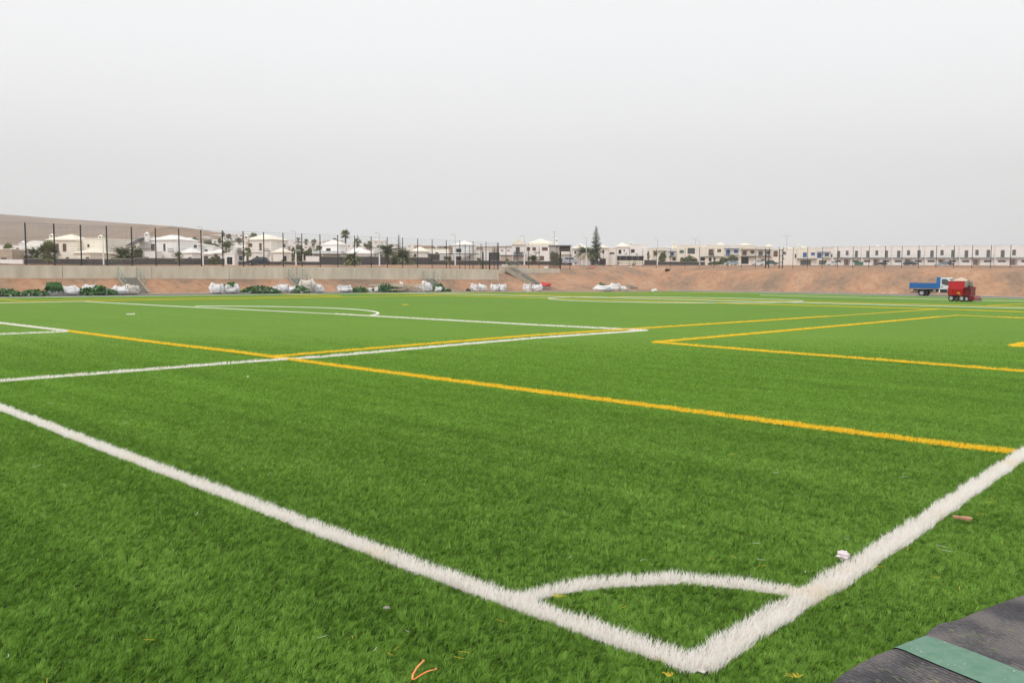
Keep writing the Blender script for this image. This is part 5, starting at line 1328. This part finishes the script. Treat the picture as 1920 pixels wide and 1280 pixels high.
def spreader():
    p = gp(1806.5, 565, -.15); 
    t = thing('turf_spreader', 'red ride on sand spreader heaped with pale sand on the pitch', 'turf machine', (p.x, p.y, -.16), UDIR + math.pi - .09)
    b = MB(); # lower hopper tapering, and upper extension
    def frustum(b, x0, x1, y, z0, X0, X1, Y, z1, mi=0):
        b.add([(x0, -y, z0), (x1, -y, z0), (x1, y, z0), (x0, y, z0), (X0, -Y, z1), (X1, -Y, z1), (X1, Y, z1), (X0, Y, z1)], [(0, 3, 2, 1), (4, 5, 6, 7), (0, 1, 5, 4), (1, 2, 6, 5), (2, 3, 7, 6), (3, 0, 4, 7)], mi)
    frustum(b, -1.0, .15, .62, .50, -1.05, .2, .74, .98); b.box(-1.08, .22, -.77, .77, .98, 1.06)
    for x in (-.75, -.3, .05): b.box(x, x + .035, -.775, -.72, .56, .97)
    b.build('lower_hopper', M['red'], t)
    b = MB(); b.box(-1.0, .32, -.74, .74, 1.062, 1.58)
    for x in (-1.0, -.35, .28): b.box(x, x + .04, -.765, -.741, 1.07, 1.58)
    b.box(-1.02, .34, -.77, .77, 1.582, 1.61); b.build('upper_hopper', M['red'], t)
    b = MB(); b.box(.325, .42, -.74, .74, 1.15, 1.6); b.build('end_plate', M['steel'], t)
    b = MB(); n = 14; m_ = 10
    for i in range(n + 1):
        for j in range(m_ + 1):
            x = -1 + 1.32 * i / n; y = -.72 + 1.44 * j / m_; r = math.hypot((x + .28) / .72, y / .78); z = 1.57 + .36 * max(0, 1 - r) ** .8 + .012 * noise.noise(Vector((x * 6, y * 6, 0))); b.v.append((x, y, z))
    for i in range(n):
        for j in range(m_): a = i * (m_ + 1) + j; b.f.append((a, a + m_ + 1, a + m_ + 2, a + 1)); b.m.append(0)
    b.build('sand_load', M['sand'], t, smooth=True, fixn=False)
    b = MB(); b.box(-1.05, .9, -.4, .4, .34, .46); b.box(.2, .75, -.5, .5, .46, 1.0); b.build('chassis', M['redd'], t)
    b = MB(); b.box(.22, .75, -.62, .62, 1.0, 1.08); b.box(.62, .72, -.55, .55, 1.08, 1.16); b.build('engine_cover', M['redd'], t)
    b = MB(); b.box(.30, .62, -.25, .25, 1.085, 1.2); b.box(.33, .42, -.25, .25, 1.2, 1.5); b.build('driver_seat', M['black'], t)
    b = MB(); b.tube((.75, 0, .9), (.62, 0, 1.35), .03); b.tube((.5, -.15, 1.4), (.5, .15, 1.4), .02); b.build('steering_column', M['black'], t)
    b = MB(); b.prism([(.68, .14), (1.12, .10), (1.25, .16), (1.2, .30), (.98, .46), (.7, .50)], 'y', -.66, .66); b.build('brush_deck', M['redd'], t)
    b = MB()
    for k in range(9): y = -.66 + k * .16; b.tube((1.2, y, .16), (1.36, y, .02), .02, .008, 5)
    b.tube((1.16, -.7, .2), (1.16, .7, .2), .05); b.build('brush', M['steel'], t)
    b = MB(); b.box(-.25, -.02, -.760, -.745, .62, .72); b.build('warning_label', M['yellow'], t)
    for sy in (-1, 1):
        for x in (-.78, .08): wheel(t, x, sy * .56, .25, .24)
        wheel(t, .42, sy * .45, .22, .2)
spreader()
for o_ in bpy.data.objects:
    if o_.name == 'turf_spreader': o_.scale = (.90, .95, 1.0)

def car(px, yb, Y, paint, L_, hgt, label, kind='hatch', left=True, name='parked_car', cat='car', rot=0.):
    p = at(px, yb, Y); s = L_ / 4.2; h = hgt / 1.5
    t = thing(name, label, cat, (p.x, Y, p.z), (math.pi if left else 0) + rot, 'cars parked behind the pitch')
    prof = [(-2.1, .3), (-2.1, .75), (-2.0, .95), (-1.85, 1.0), (1.0, .96), (1.85, .82), (2.08, .65), (2.1, .3)]
    gh = [(-1.95, .98), (-1.7, 1.42), (-1.2, 1.5), (.1, 1.5), (.5, 1.38), (1.15, .95)] if kind != 'van' else [(-2.02, .98), (-1.95, 1.5), (-1.6, 1.55), (.4, 1.55), (.8, 1.4), (1.35, .95)]
    b = MB(); b.prism([(x * s, z * h) for x, z in prof], 'y', -.85, .85); b.build('body', M[paint], t)
    b = MB(); n = len(gh)
    vs = [(x * s, -.80 if z < 1.2 else -.66, z * h) for x, z in gh] + [(x * s, .80 if z < 1.2 else .66, z * h) for x, z in gh]
    b.add(vs, [tuple(range(n)), tuple(range(2 * n - 1, n - 1, -1))] + [(i, n + i, n + (i + 1) % n, (i + 1) % n) for i in range(n)]); b.build('cabin', M[paint], t)
    for sy in (-1, 1):
        for (a, c) in ((-1.55, -.55), (-.45, .75)):
            x0, x1 = a * s, c * s; top0 = 1.40 * h; bt = 1.02 * h; sh = .35 * s if c > 0 else 0
            yb_, yt_ = sy * .815, sy * .70
            b = MB(); b.add([(x0, yb_, bt), (x1 + .1, yb_, bt), (x1 - sh * .6, yt_, top0), (x0 + .05, yt_, top0), (x0, yb_ - sy * .05, bt), (x1 + .1, yb_ - sy * .05, bt), (x1 - sh * .6, yt_ - sy * .05, top0), (x0 + .05, yt_ - sy * .05, top0)],
                            [(0, 1, 2, 3), (7, 6, 5, 4), (0, 4, 5, 1), (1, 5, 6, 2), (2, 6, 7, 3), (3, 7, 4, 0)]); b.build('side_window', M['glass'], t)
        for x in (-1.3, 1.3): wheel(t, x * s, sy * .76, .31, .2)
    return t
car(484, 497, 156, 'cardark', 4.1, 1.5, 'dark hatchback parked before the cream villa', rot=.1)
car(1070, 495.5, 205, 'silver', 4.1, 1.75, 'silver van with side windows near the kiosk', kind='van', left=False)
car(1371, 497, 240, 'carblue', 3.9, 1.3, 'silver blue car before the big rounded hedge', left=True)
car(1421, 497, 258, 'whitep', 4.0, 1.45, 'white hatchback parked left of the narrow gates', left=True)
car(1446, 497, 258, 'cargreen', 3.9, 1.45, 'dark green car seen through the narrow gates', left=False)
car(1560, 498, 262, 'whitep', 3.6, 1.3, 'white car where cream and white houses meet')
car(1650, 497.5, 266, 'cardark', 4.0, 1.0, 'low dark car beside the second carport of the white row')
car(1707, 497.5, 262, 'cardark', 4.1, 1.3, 'dark car in front of the third white carport', left=False)
car(1764, 498.5, 262, 'carblue', 3.6, 1.0, 'pale blue car before the fourth white terraced house')
car(1777, 497.5, 266, 'cardark', 3.6, 1.15, 'dark car right of the pale blue car', left=False)

def bus():
    Y = 236; x0, x1 = at(1131, 490, Y).x, at(1207, 490, Y).x; L_ = x1 - x0; c = (x0 + x1) / 2; z = at(1169, 497, Y).z; H = at(1169, 478, Y).z - z; h2 = L_ / 2
    t = thing('bus', 'cream coach with a black window band parked on the street', 'bus', (c, Y, z)); 
    b = MB(); b.prism([(-h2, .3), (-h2 - .02, 1.3), (h2, 1.3), (h2, .3)], 'y', -1.25, 1.25); b.build('lower_body', M['buscream'], t)
    b = MB(); b.prism([(-h2 + .05, 1.3), (-h2 + .12, H * .9), (h2 - .03, H * .9), (h2 - .03, 1.3)], 'y', -1.2, 1.2); b.build('pillars', M['buscream'], t)
    xs = [-h2 + 2.9, -h2 + 4.6, -h2 + 6.3, -h2 + 8.0, -h2 + 9.7, h2 - .25]
    for a, c_ in zip(xs, xs[1:]): b = MB(); b.box(a + .03, c_ - .03, -1.225, -1.201, 1.3, H * .88); b.build('side_window', M['black'], t)
    b = MB(); b.box(-h2 + 1.15, -h2 + 2.6, -1.225, -1.201, 1.1, H * .85); b.build('side_window', M['glass'], t)
    b = MB(); b.box(-h2 + .06, -h2 + .95, -1.225, -1.201, .5, H * .85); b.build('door', M['glass'], t)
    b = MB(); b.box(-h2 - .03, -h2 + .045, -1.1, 1.1, 1.2, H * .85); b.build('windscreen', M['glass'], t)
    b = MB(); b.box(-h2 + .1, h2 - .1, -1.22, 1.22, H * .9 + .002, H); b.build('roof', M['whitep'], t)
    b = MB(); b.box(-h2 - .12, -h2 - .04, -1.45, -1.2, 1.8, 2.3); b.build('mirror', M['black'], t)
    for x in (-h2 + 3.9, h2 - 2.9 * L_ / 12):
        for sy in (-1, 1): wheel(t, x, sy * 1.1, .48, .32)
bus()
# waste containers
for k, x in enumerate((1605, 1610.2, 1615.4)):
    p = at(x, 497.5, 262); b = MB(); b.prism([(-.38, 0), (-.42, 1.0), (.42, 1.0), (.38, 0)], 'y', -.4, .4); b.box(-.46, .46, -.45, .45, 1.0, 1.1)
    tag(b.build('waste_container', M['green'], loc=p), ['left', 'middle', 'right'][k] + ' green waste container before the first white terraced house', 'bin', 'three green waste containers')

# ------------------------------------------------------------------ two people by the coach
def person(px, yb, Y, top, legs, label, ang, bag=False):
    p = at(px, yb, Y); o = (p.x, Y, p.z)
    J = {'pel': (0, 0, .95), 'sp': (0, .01, 1.2), 'ch': (0, 0, 1.4), 'nk': (0, 0, 1.5), 'hd': (0, -.02, 1.62), 'hd2': (0, -.01, 1.72)}
    me = bpy.data.meshes.new('person'); V = []; E_ = []; Rr = []
    def a(co, r, par=None):
        V.append(co); Rr.append(r)
        if par is not None: E_.append((par, len(V) - 1))
        return len(V) - 1
    pel = a((0, 0, .95), .15); sp = a((0, 0, 1.18), .14, pel); ch = a((0, 0, 1.38), .17, sp); nk = a((0, 0, 1.5), .06, ch); h1 = a((0, -.02, 1.6), .095, nk); a((0, 0, 1.7), .08, h1)
    for s in (-1, 1):
        hp = a((s * .1, 0, .88), .1, pel); kn = a((s * .12, -.05 * s, .48), .07, hp); an = a((s * .12, .06 * s, .08), .045, kn); a((s * .13, .06 * s - .14, .03), .035, an)
        sh = a((s * .19, 0, 1.42), .065, ch); el = a((s * .25, .03, 1.14), .045, sh); wr = a((s * .24, -.08, .9), .032, el); hd = a((s * .24, -.1, .83), .03, wr)
        for f in range(5): a((s * .24 + (f - 2) * .017, -.11 - .01 * f, .76 if f else .80), .009, hd)
    me.from_pydata(V, E_, []); ob = bpy.data.objects.new('person', me); COL.objects.link(ob); ob.location = o; ob.rotation_euler.z = ang
    sk = ob.modifiers.new('skin', 'SKIN')
    for i, r in enumerate(Rr): me.skin_vertices[0].data[i].radius = (r, r)
    me.skin_vertices[0].data[0].use_root = True
    ob.modifiers.new('sub', 'SUBSURF').levels = 1; ob.modifiers['sub'].render_levels = 1
    me.materials.append(M['skin']); tag(ob, label, 'person', 'people standing by the coach')
    def lathe(nm, prof, m, ox=0, oy=0, sy=1.):
        b = MB(); n = 12
        for (z, r) in prof:
            for k in range(n): t_ = 6.2832 * k / n; b.v.append((ox + r * math.cos(t_), oy + r * sy * math.sin(t_), z))
        for i in range(len(prof) - 1):
            for k in range(n): b.f.append((i * n + k, i * n + (k + 1) % n, (i + 1) * n + (k + 1) % n, (i + 1) * n + k)); b.m.append(0)
        return b.build(nm, m, ob, smooth=True)
    lathe('shirt', [(.9, .20), (1.1, .19), (1.3, .22), (1.42, .21), (1.48, .12), (1.5, .07)], M[top], sy=.75)
    for s in (-1, 1): lathe('trouser_leg', [(.92, .13), (.7, .12), (.45, .095), (.12, .085)], M[legs], s * .11, 0)
    lathe('hair', [(1.62, .108), (1.68, .112), (1.75, .09), (1.79, .03)], M['hair'], 0, .01)
person(1113, 495.5, 212, 'clothd', 'clothd', 'person in dark clothes standing left of the coach', .3)
person(1122.5, 495.8, 212, 'clothw', 'clothb', 'person in a white top and blue trousers next to the coach', -.4)

# ------------------------------------------------------------------ bags, turf heaps, timber along the foot of the bank
def sack_mesh(w, d, h, seed, lean=0., full=.85, peaks=True):
    """slumped woven sack: square-ish plan, creased sides, pulled-up corners, hollow top"""
    b = MB(); rows, cols = 20, 36; r = random.Random(seed * 7 + 1); tw = r.uniform(-.5, .5); ex = r.uniform(.5, .8)
    tx, ty = r.uniform(-.10, .10), r.uniform(-.1, .1); cp = [r.uniform(.4, 1.5) for _ in range(4)]; sl = r.uniform(-.16, .16)
    for i in range(rows + 1):
        f = i / rows; z = h * f
        for j in range(cols):
            a = 2 * math.pi * j / cols; ca, sa = math.cos(a), math.sin(a)
            rx = math.copysign(abs(ca) ** ex, ca); ry = math.copysign(abs(sa) ** ex, sa)
            belly = .74 + .30 * math.sin(math.pi * (.12 + .8 * f)) - (.22 * (1 - full) * f)
            if i == 0: belly *= .9
            v = Vector((rx * 1.2, ry * 1.2, f * 1.6 + seed * 5.7))
            k = belly * (1 + .30 * noise.noise(v * 1.25) + .16 * (abs(noise.noise(v * 2.9)) - .25) + .07 * noise.noise(v * 7))
            q = (int(j * 4 / cols)) % 4; cor = abs(rx * ry) ** 1.5
            up = (cor * .30 * cp[q] if peaks else 0) * f ** 3 + sl * rx * f ** 2 + .16 * noise.noise(Vector((ca * 1.9, sa * 1.9, seed * 3.3))) * f
            b.v.append((rx * w / 2 * k + (lean + tx) * z + tw * 0, ry * d / 2 * k + ty * z, max(0, z * .93 + h * up)))
    for i in range(rows):
        for j in range(cols): b.f.append((i * cols + j, i * cols + (j + 1) % cols, (i + 1) * cols + (j + 1) % cols, (i + 1) * cols + j)); b.m.append(0)
    top = rows * cols; prev = top
    for ring, (sc, dz) in enumerate(((.82, -.05), (.55, -.13), (.25, -.06))):
        c0 = len(b.v); mx = sum(b.v[top + j][0] for j in range(cols)) / cols; my = sum(b.v[top + j][1] for j in range(cols)) / cols; mz = sum(b.v[top + j][2] for j in range(cols)) / cols
        for j in range(cols):
            x, y, z = b.v[top + j]; nn = .12 * noise.noise(Vector((x * 4 / w, y * 4 / w, seed + ring)))
            b.v.append((mx + (x - mx) * sc, my + (y - my) * sc, mz + (z - mz) * sc ** 2 + h * (dz + nn)))
        for j in range(cols): b.f.append((prev + j, prev + (j + 1) % cols, c0 + (j + 1) % cols, c0 + j)); b.m.append(0)
        prev = c0
    b.f.append(tuple(range(prev, prev + cols))); b.m.append(0); b.f.append(tuple(range(cols - 1, -1, -1))); b.m.append(0)
    return b
def foot(px, off=0., U=None):
    U = (U or ASPH_U + .2) + off; v = u_on(px, U); return uv2w(U, v, pitch_z(U, v) + .06)
def sack(x0, x1, y0, y1, label, seed, m='bag', lean=0., off=0., strap=True, green=False, full=.85, dr=.8, U=None, z=None, name='bulk_bag'):
    p = foot((x0 + x1) / 2, off, U); Y = p.y; k = Y / F; w, h = (x1 - x0) * k * 1.0, (y1 - y0) * k * .95
    if z is not None: p.z = z
    az = -math.atan2(p.x, p.y)
    t = thing(name, label, 'bag', p, az, 'sacks left along the foot of the bank')
    sack_mesh(w, w * dr, h, seed, lean, full).build('sack', M[m], t, smooth=True)
    if strap:
        for sx in (-.28, .3):
            b = MB(); b.path([(sx * w, -w * dr * .5, h * .05), (sx * w * 1.05, -w * dr * .57, h * .45), (sx * w, -w * dr * .5, h * .9), (sx * w * .9 + lean * h, -w * dr * .36, h * 1.12), (sx * w * .8 + lean * h, -w * dr * .2, h * .98)], .013, 4); b.build('strap', M['strap'], t)
    if green:
        b = MB(); scraps(b, w * .44, w * .35, h * .28, 70, seed, h * .86); b.build('turf_scraps', M['scrap'], t, fixn=False)
    return t
def scraps(b, rx, ry, h, n, seed, z0=0.):
    r = random.Random(seed)
    # mound core
    m_ = 10; c0 = len(b.v)
    for i in range(m_ + 1):
        for j in range(16):
            a = j * math.pi / 8; f = i / m_; z = h * .8 * (1 - f * f) * (1 + .5 * noise.noise(Vector((math.cos(a) * f * 2, math.sin(a) * f * 2, seed))))
            b.v.append((rx * .92 * f * math.cos(a), ry * .92 * f * math.sin(a), z0 + max(0, z)))
    for i in range(m_):
        for j in range(16): b.f.append((c0 + i * 16 + j, c0 + i * 16 + (j + 1) % 16, c0 + (i + 1) * 16 + (j + 1) % 16, c0 + (i + 1) * 16 + j)); b.m.append(0)
    for _ in range(n):
        f = math.sqrt(r.random()); a = r.uniform(0, 6.28); x, y = rx * f * math.cos(a), ry * f * math.sin(a); z = z0 + h * (1 - f * f) * r.uniform(.55, 1.1)
        L_, w = r.uniform(.15, .55), r.uniform(.03, .11); d = Vector((r.gauss(0, 1), r.gauss(0, 1), r.gauss(0, .5))).normalized(); s = d.orthogonal().normalized() * w
        up = Vector((0, 0, r.uniform(.03, .12))); q = Vector((x, y, z)); P = [q - d * L_ / 2, q + up, q + d * L_ / 2 + Vector((0, 0, r.uniform(-.1, .06)))]
        mi = 1 if r.random() < .12 else 0
        for u_, v_ in zip(P, P[1:]): b.add([u_ - s, u_ + s, v_ + s, v_ - s], [(0, 1, 2, 3)], mi)
def heap(x0, x1, y0, y1, label, seed, off=0., n=160, d=.9, U=None):
    n = int(n * 1.8)
    p = foot((x0 + x1) / 2, off, U); k = p.y / F; w, h = (x1 - x0) * k / 2, (y1 - y0) * k
    b = MB(); scraps(b, w, d, h * .95, n, seed)
    o = b.build('turf_offcut_heap', [M['scrap'], M['scrapb']], loc=p, fixn=False, rotz=-math.atan2(p.x, p.y)); return tag(o, label, 'turf heap', 'heaps of green turf offcuts')
heap(-40, 40, 548, 557, 'long low heap of green turf offcuts at the far left edge', 1, n=260)
heap(40, 86, 549, 557, 'low heap of green turf offcuts left of the draped clump', 2, n=140)
# green clump draped over a sack
p = foot(100, 0); k = p.y / F; t = thing('draped_turf_clump', 'tall dark green turf clump draped over a small white sack', 'turf heap', p, -math.atan2(p.x, p.y))
b = MB(); scraps(b, .62, .5, .55, 150, 4, .35); b.build('turf_clump', M['scrap'], t, fixn=False)
b = MB()
for x, l in ((-.35, .2), (-.1, .75), (.1, .7), (.3, .75), (.42, .8)): b.path([(x, -.35, .95), (x * 1.1, -.48, .6), (x, -.45, max(.02, .9 - l))], [.14, .16, .07], 6, 0, None, .5)
b.build('hanging_turf', M['scrap'], t)
sack_mesh(.95, .6, .45, 6, 0).build('sack', M['bag'], t, smooth=True)
sack(112, 147, 541, 557, 'large slumped white sack right of the draped turf clump', 11, lean=-.25, dr=.7)
sack(152, 176, 535, 553, 'tilted white plastic sack behind the green heap left of the stairs', 12, off=.5, lean=.35)
heap(143, 216, 541, 555, 'mounded heap of green turf offcuts between two groups of white sacks', 13, n=240)
sack(196, 210, 542, 552, 'small white sack peeping over the green heap', 14, off=.4, strap=False)
sack(212, 240, 539.5, 554.5, 'rumpled white sack at the foot of the left stairs', 15, lean=.1)
sack(234, 259, 537, 554, 'cream tinted sack beside the rumpled one at the left stairs', 16, 'bagb')
sack(393, 417, 534, 550.5, 'open white bulk bag with dark rubble on top, left of a pair', 17, full=1.05, lean=.05)
sack(422, 447, 534, 550.5, 'open white bulk bag heaped with green turf, right of a pair', 18, green=True, full=1.05)
heap(450, 524, 539.5, 550.5, 'heap of green turf offcuts right of the pair of open bags', 19, n=240)
sack(507, 523, 536.5, 548.5, 'small bright white sack, left of the small trio', 20, lean=.2)
sack(519, 538, 532.5, 547, 'middle white sack of the small trio with a green tag', 21, off=.3, lean=.15)
sack(537, 554, 537, 548, 'right white sack of the small trio', 22)
heap(543, 580, 538, 549.5, 'green turf heap in front of the big beige sack', 23, off=-.2, n=150)
sack(559, 589, 524.5, 548, 'biggest beige sack with knotted white tops below the second stairs', 24, 'bagb', off=.35)
sack(586, 607, 533, 548, 'white sack leaning right of the biggest beige sack', 25, lean=-.12)
sack(633, 659, 535.5, 547.5, 'single white sack standing alone left of the timber pile', 26, full=1.1)
heap(658, 690, 539.5, 547.5, 'small green heap with white bits left of the timber pile', 27, n=90)
sack(690, 697, 540, 547, 'tiny white sack left of the dark green clump', 28, strap=False)
sack(702, 709, 538, 547, 'upright narrow white sack before the dark green clump', 29, strap=False, off=-.2)
heap(700, 746, 533.5, 547.5, 'dark green turf clump at the left end of the timber pile', 30, n=170)
r = random.Random(5)
for i in range(30):
    p = foot(r.uniform(722, 768), r.uniform(-.6, .4)); L_ = r.uniform(2.2, 4.2); b = MB(); lay = i // 5
    b.box(-L_ / 2, L_ / 2, -.06, .06, 0, .075); o = b.build('timber_board', M['wood'], loc=(p.x, p.y, pitch_z(68, 50) + .07 + lay * .13 + .012 * (i % 5)), rotz=r.uniform(-.22, .22) - .1)
    o.rotation_euler.y = r.uniform(-.05, .05); tag(o, 'rough pale board lying in the timber pile beside the white bulk bag', 'board', 'boards of the timber pile')
sack(748, 755, 529, 541, 'small pale jug shaped container on top of the timber pile', 31, strap=False, off=.6, z=.35, name='plastic_jug')['category'] = 'container'
sack(755, 762, 532, 541, 'small pink bag on top of the timber pile', 32, 'pinkbag', strap=False, off=.7, z=.3)
sack(781, 793, 533.5, 541, 'crumpled white plastic on the right end of the timber pile', 33, strap=False, off=.5, z=.3)
b = MB(); p = foot(749, -.4); b.prism([(-.2, 0), (.2, 0), (.1, .14), (-.05, .18)], 'y', -.08, .08); tag(b.build('orange_scrap', M['orange'], loc=p), 'small orange plastic scrap in front of the timber pile', 'litter')
sack(792, 811, 528.5, 546.5, 'tall round white bulk bag at the right end of the timber pile', 34, off=-.1)
heap(808, 836, 533, 546, 'green turf heap right of the tall white bulk bag', 35, n=140, off=.3)
sack(815, 828, 538, 546, 'small white sack half buried in the green heap', 36, strap=False, off=-.3)
heap(836, 844, 543, 546, 'tiny green turf scrap right of the green heap', 37, n=14, d=.4)
b = MB(); p = foot(878); b.box(-.28, .28, -.2, .2, 0, .2); b.box(-.2, .1, -.15, .15, .2, .3); tag(b.build('dark_box', M['dark'], loc=p), 'small dark green box left of the white bag pair', 'box')
sack(883, 898, 532, 544.5, 'square white bulk bag, left one of the first square pair', 38, full=1.1, dr=1)
sack(898, 913, 532, 544.5, 'square white bulk bag, right one of the first square pair', 39, full=1.1, dr=1)
sack(920, 934, 532, 544.5, 'square white bulk bag, left one of the second square pair', 40, full=1.1, dr=1)
sack(934, 949, 531.5, 544.5, 'square white bulk bag with blue print, right one of the second pair', 41, full=1.05, dr=1)
sack(981, 996, 531, 543.5, 'white bulk bag with an open top below the fourth stairs, left of two', 42, full=1.1, dr=1)
sack(996, 1015, 531, 543.5, 'white bulk bag with slanting side below the fourth stairs, right of two', 43, full=1., dr=1, lean=.15)
sack(1014, 1033, 531, 538.5, 'low red bag on the earth right of the white bulk bags', 44, 'redbag', off=1.5, strap=False, z=.45)
b = MB(); p = gp(991, 546.5, pitch_z(60, 70)); b.box(-.35, .35, -.25, .25, 0, .12); tag(b.build('pale_slab', M['bagb'], loc=p), 'flat pale slab lying on the turf below the white bulk bags', 'slab')
sack(970, 979, 513, 519, 'pink bag lying on the fourth stairs', 45, 'pinkbag', strap=False, off=5.0, z=1.75)
sack(1103, 1120, 498.5, 503.5, 'red sheet bundle on the plateau beside the last stairs', 46, 'redbag', strap=False, U=82, z=3.05)
sack(940, 951, 494, 500, 'small white sack on top of the short set back wall', 47, 'bagb', strap=False, U=77.9, z=2.98)
sack(1020, 1027, 497, 501, 'tiny white sack behind the short set back wall', 48, strap=False, U=80, z=2.95)
heap(1115, 1145, 529, 543, 'dark green clump behind the white rumpled sheets', 49, off=.8, n=90)
sack(1112, 1150, 533.5, 544, 'long rumpled white and green sheeting at the foot of the last stairs', 50, full=.7, dr=.7, strap=False, lean=.2, off=-.3)
sack(1140, 1160, 528.5, 542, 'tall white sack in the middle of the last heap', 51, strap=False, off=.2, lean=.3)
sack(1155, 1174, 534, 543, 'low round white sack at the right end of the last heap', 52, strap=False)
b = MB(); p = foot(1168, -.6); b.box(-1.9, 1.9, -.35, .35, 0, .1); tag(b.build('timber_pallet', M['wood'], loc=p, rotz=-.05), 'flat brown board stack in front of the last heap of sacks', 'boards')
sack(1222, 1232.5, 537.5, 543.5, 'dome shaped small white sack alone at the foot of the far bank', 53, strap=False, U=62, z=-.25, off=0)['label'] = 'dome shaped small white sack alone at the foot of the far bank'
t = bpy.data.objects[-1] if False else None
for (px, yb, w, m_, lab, nm, cat) in ((1251, 505.5, 9, 'black', 'black bag lying before the far mesh fence', 'black_bag', 'bag'), (1143, 502, 9, 'sand', 'small mound of tan sand behind the far mesh fence', 'sand_mound', 'mound'), (1152, 504, 3, 'bag', 'tiny white scrap beside the sand mound', 'white_scrap', 'litter'), (1182, 504, 4, 'bag', 'flat white scrap under the far mesh fence', 'white_scrap', 'litter')):
    V = 113.5 if nm != 'sand_mound' else 122; u_ = v_on(px, V); q = uv2w(u_, V); q.z = ground_z(u_, V); k = q.y / F
    sack_mesh(w * k, w * k * .8, w * k * .5, px, 0, .6, False).build
    o = sack_mesh(w * k, w * k * .8, w * k * (.42 if nm != 'sand_mound' else .6), px % 97, 0, .55, False).build(nm, M[m_], loc=q, smooth=True); tag(o, lab, cat)

# ------------------------------------------------------------------ haze, light, camera
HAZE = True
if HAZE:
    b = MB(); b.box(-2400, 4200, -80, 2350, -1.3, 330); o = b.build('haze', [], fixn=True)
    m = bpy.data.materials.new('haze'); m.use_nodes = True; N, L = nt(m); N.clear()
    out = N.new('ShaderNodeOutputMaterial'); v = N.new('ShaderNodeVolumePrincipled'); v.inputs['Color'].default_value = (.97, .95, .93, 1); v.inputs['Density'].default_value = .00042; v.inputs['Anisotropy'].default_value = .2
    L.new(v.outputs[0], out.inputs['Volume']); o.data.materials.clear(); o.data.materials.append(m); tag(o, None, None, kind='stuff'); o['label'] = 'pale dusty air over the whole place'; o['category'] = 'haze'

SUN_EL, SUN_AZ = math.radians(52), math.radians(-150)      # azimuth from forward (+y), negative = left, behind the camera
w = bpy.data.worlds.new('World'); SC.world = w; w.use_nodes = True; N, L = w.node_tree.nodes, w.node_tree.links
bg = N['Background']; sky = N.new('ShaderNodeTexSky'); sky.sky_type = 'NISHITA'; sky.sun_disc = False; sky.sun_elevation = SUN_EL; sky.sun_rotation = SUN_AZ; sky.dust_density = 6; sky.air_density = 1.2
tc = N.new('ShaderNodeTexCoord'); sep = N.new('ShaderNodeSeparateXYZ'); L.new(tc.outputs['Generated'], sep.inputs[0])
rp = N.new('ShaderNodeValToRGB'); e = rp.color_ramp.elements; e[0].position, e[0].color = .0, (9.75, 9.78, 9.88, 1); e[1].position, e[1].color = .45, (8.7, 8.8, 8.95, 1)
L.new(sep.outputs['Z'], rp.inputs[0])
nzn = N.new('ShaderNodeTexNoise'); nzn.inputs['Scale'].default_value = 1.6; nzn.inputs['Detail'].default_value = 3; mpn = N.new('ShaderNodeMapping'); mpn.inputs['Scale'].default_value = (1, 1, 3); L.new(tc.outputs['Generated'], mpn.inputs[0]); L.new(mpn.outputs[0], nzn.inputs['Vector'])
mr = N.new('ShaderNodeMapRange'); mr.inputs['To Min'].default_value = .965; mr.inputs['To Max'].default_value = 1.035; L.new(nzn.outputs['Fac'], mr.inputs[0])
vm = N.new('ShaderNodeVectorMath'); vm.operation = 'SCALE'; L.new(rp.outputs[0], vm.inputs[0]); L.new(mr.outputs[0], vm.inputs['Scale'])
mix = N.new('ShaderNodeMix'); mix.data_type = 'RGBA'; mix.inputs[0].default_value = .93; L.new(sky.outputs[0], mix.inputs[6]); L.new(vm.outputs[0], mix.inputs[7])
L.new(mix.outputs[2], bg.inputs['Color']); bg.inputs['Strength'].default_value = .10

s = bpy.data.lights.new('sun', 'SUN'); s.energy = 1.1; s.angle = math.radians(12); s.color = (1, .95, .87)
so = bpy.data.objects.new('sun', s); COL.objects.link(so)
dv = Vector((math.sin(SUN_AZ) * math.cos(SUN_EL), math.cos(SUN_AZ) * math.cos(SUN_EL), math.sin(SUN_EL)))
so.rotation_euler = dv.to_track_quat('Z', 'Y').to_euler(); so.location = (0, 0, 400)

cd = bpy.data.cameras.new('camera'); cam = bpy.data.objects.new('camera', cd); COL.objects.link(cam)
cd.sensor_width = 36; cd.lens = F / 1920 * 36; cd.clip_start = .05; cd.clip_end = 6000
cam.matrix_world = Matrix.Translation((0, 0, CH)) @ Matrix.Rotation(math.pi / 2 - PIT, 4, 'X') @ Matrix.Rotation(ROLL, 4, 'Z')
SC.camera = cam
SC.view_settings.view_transform = 'Standard'; SC.view_settings.look = 'None'; SC.view_settings.exposure = .34; SC.view_settings.gamma = 1
SC.cycles.volume_bounces = 0; SC.cycles.volume_step_rate = 20; SC.cycles.max_bounces = 6
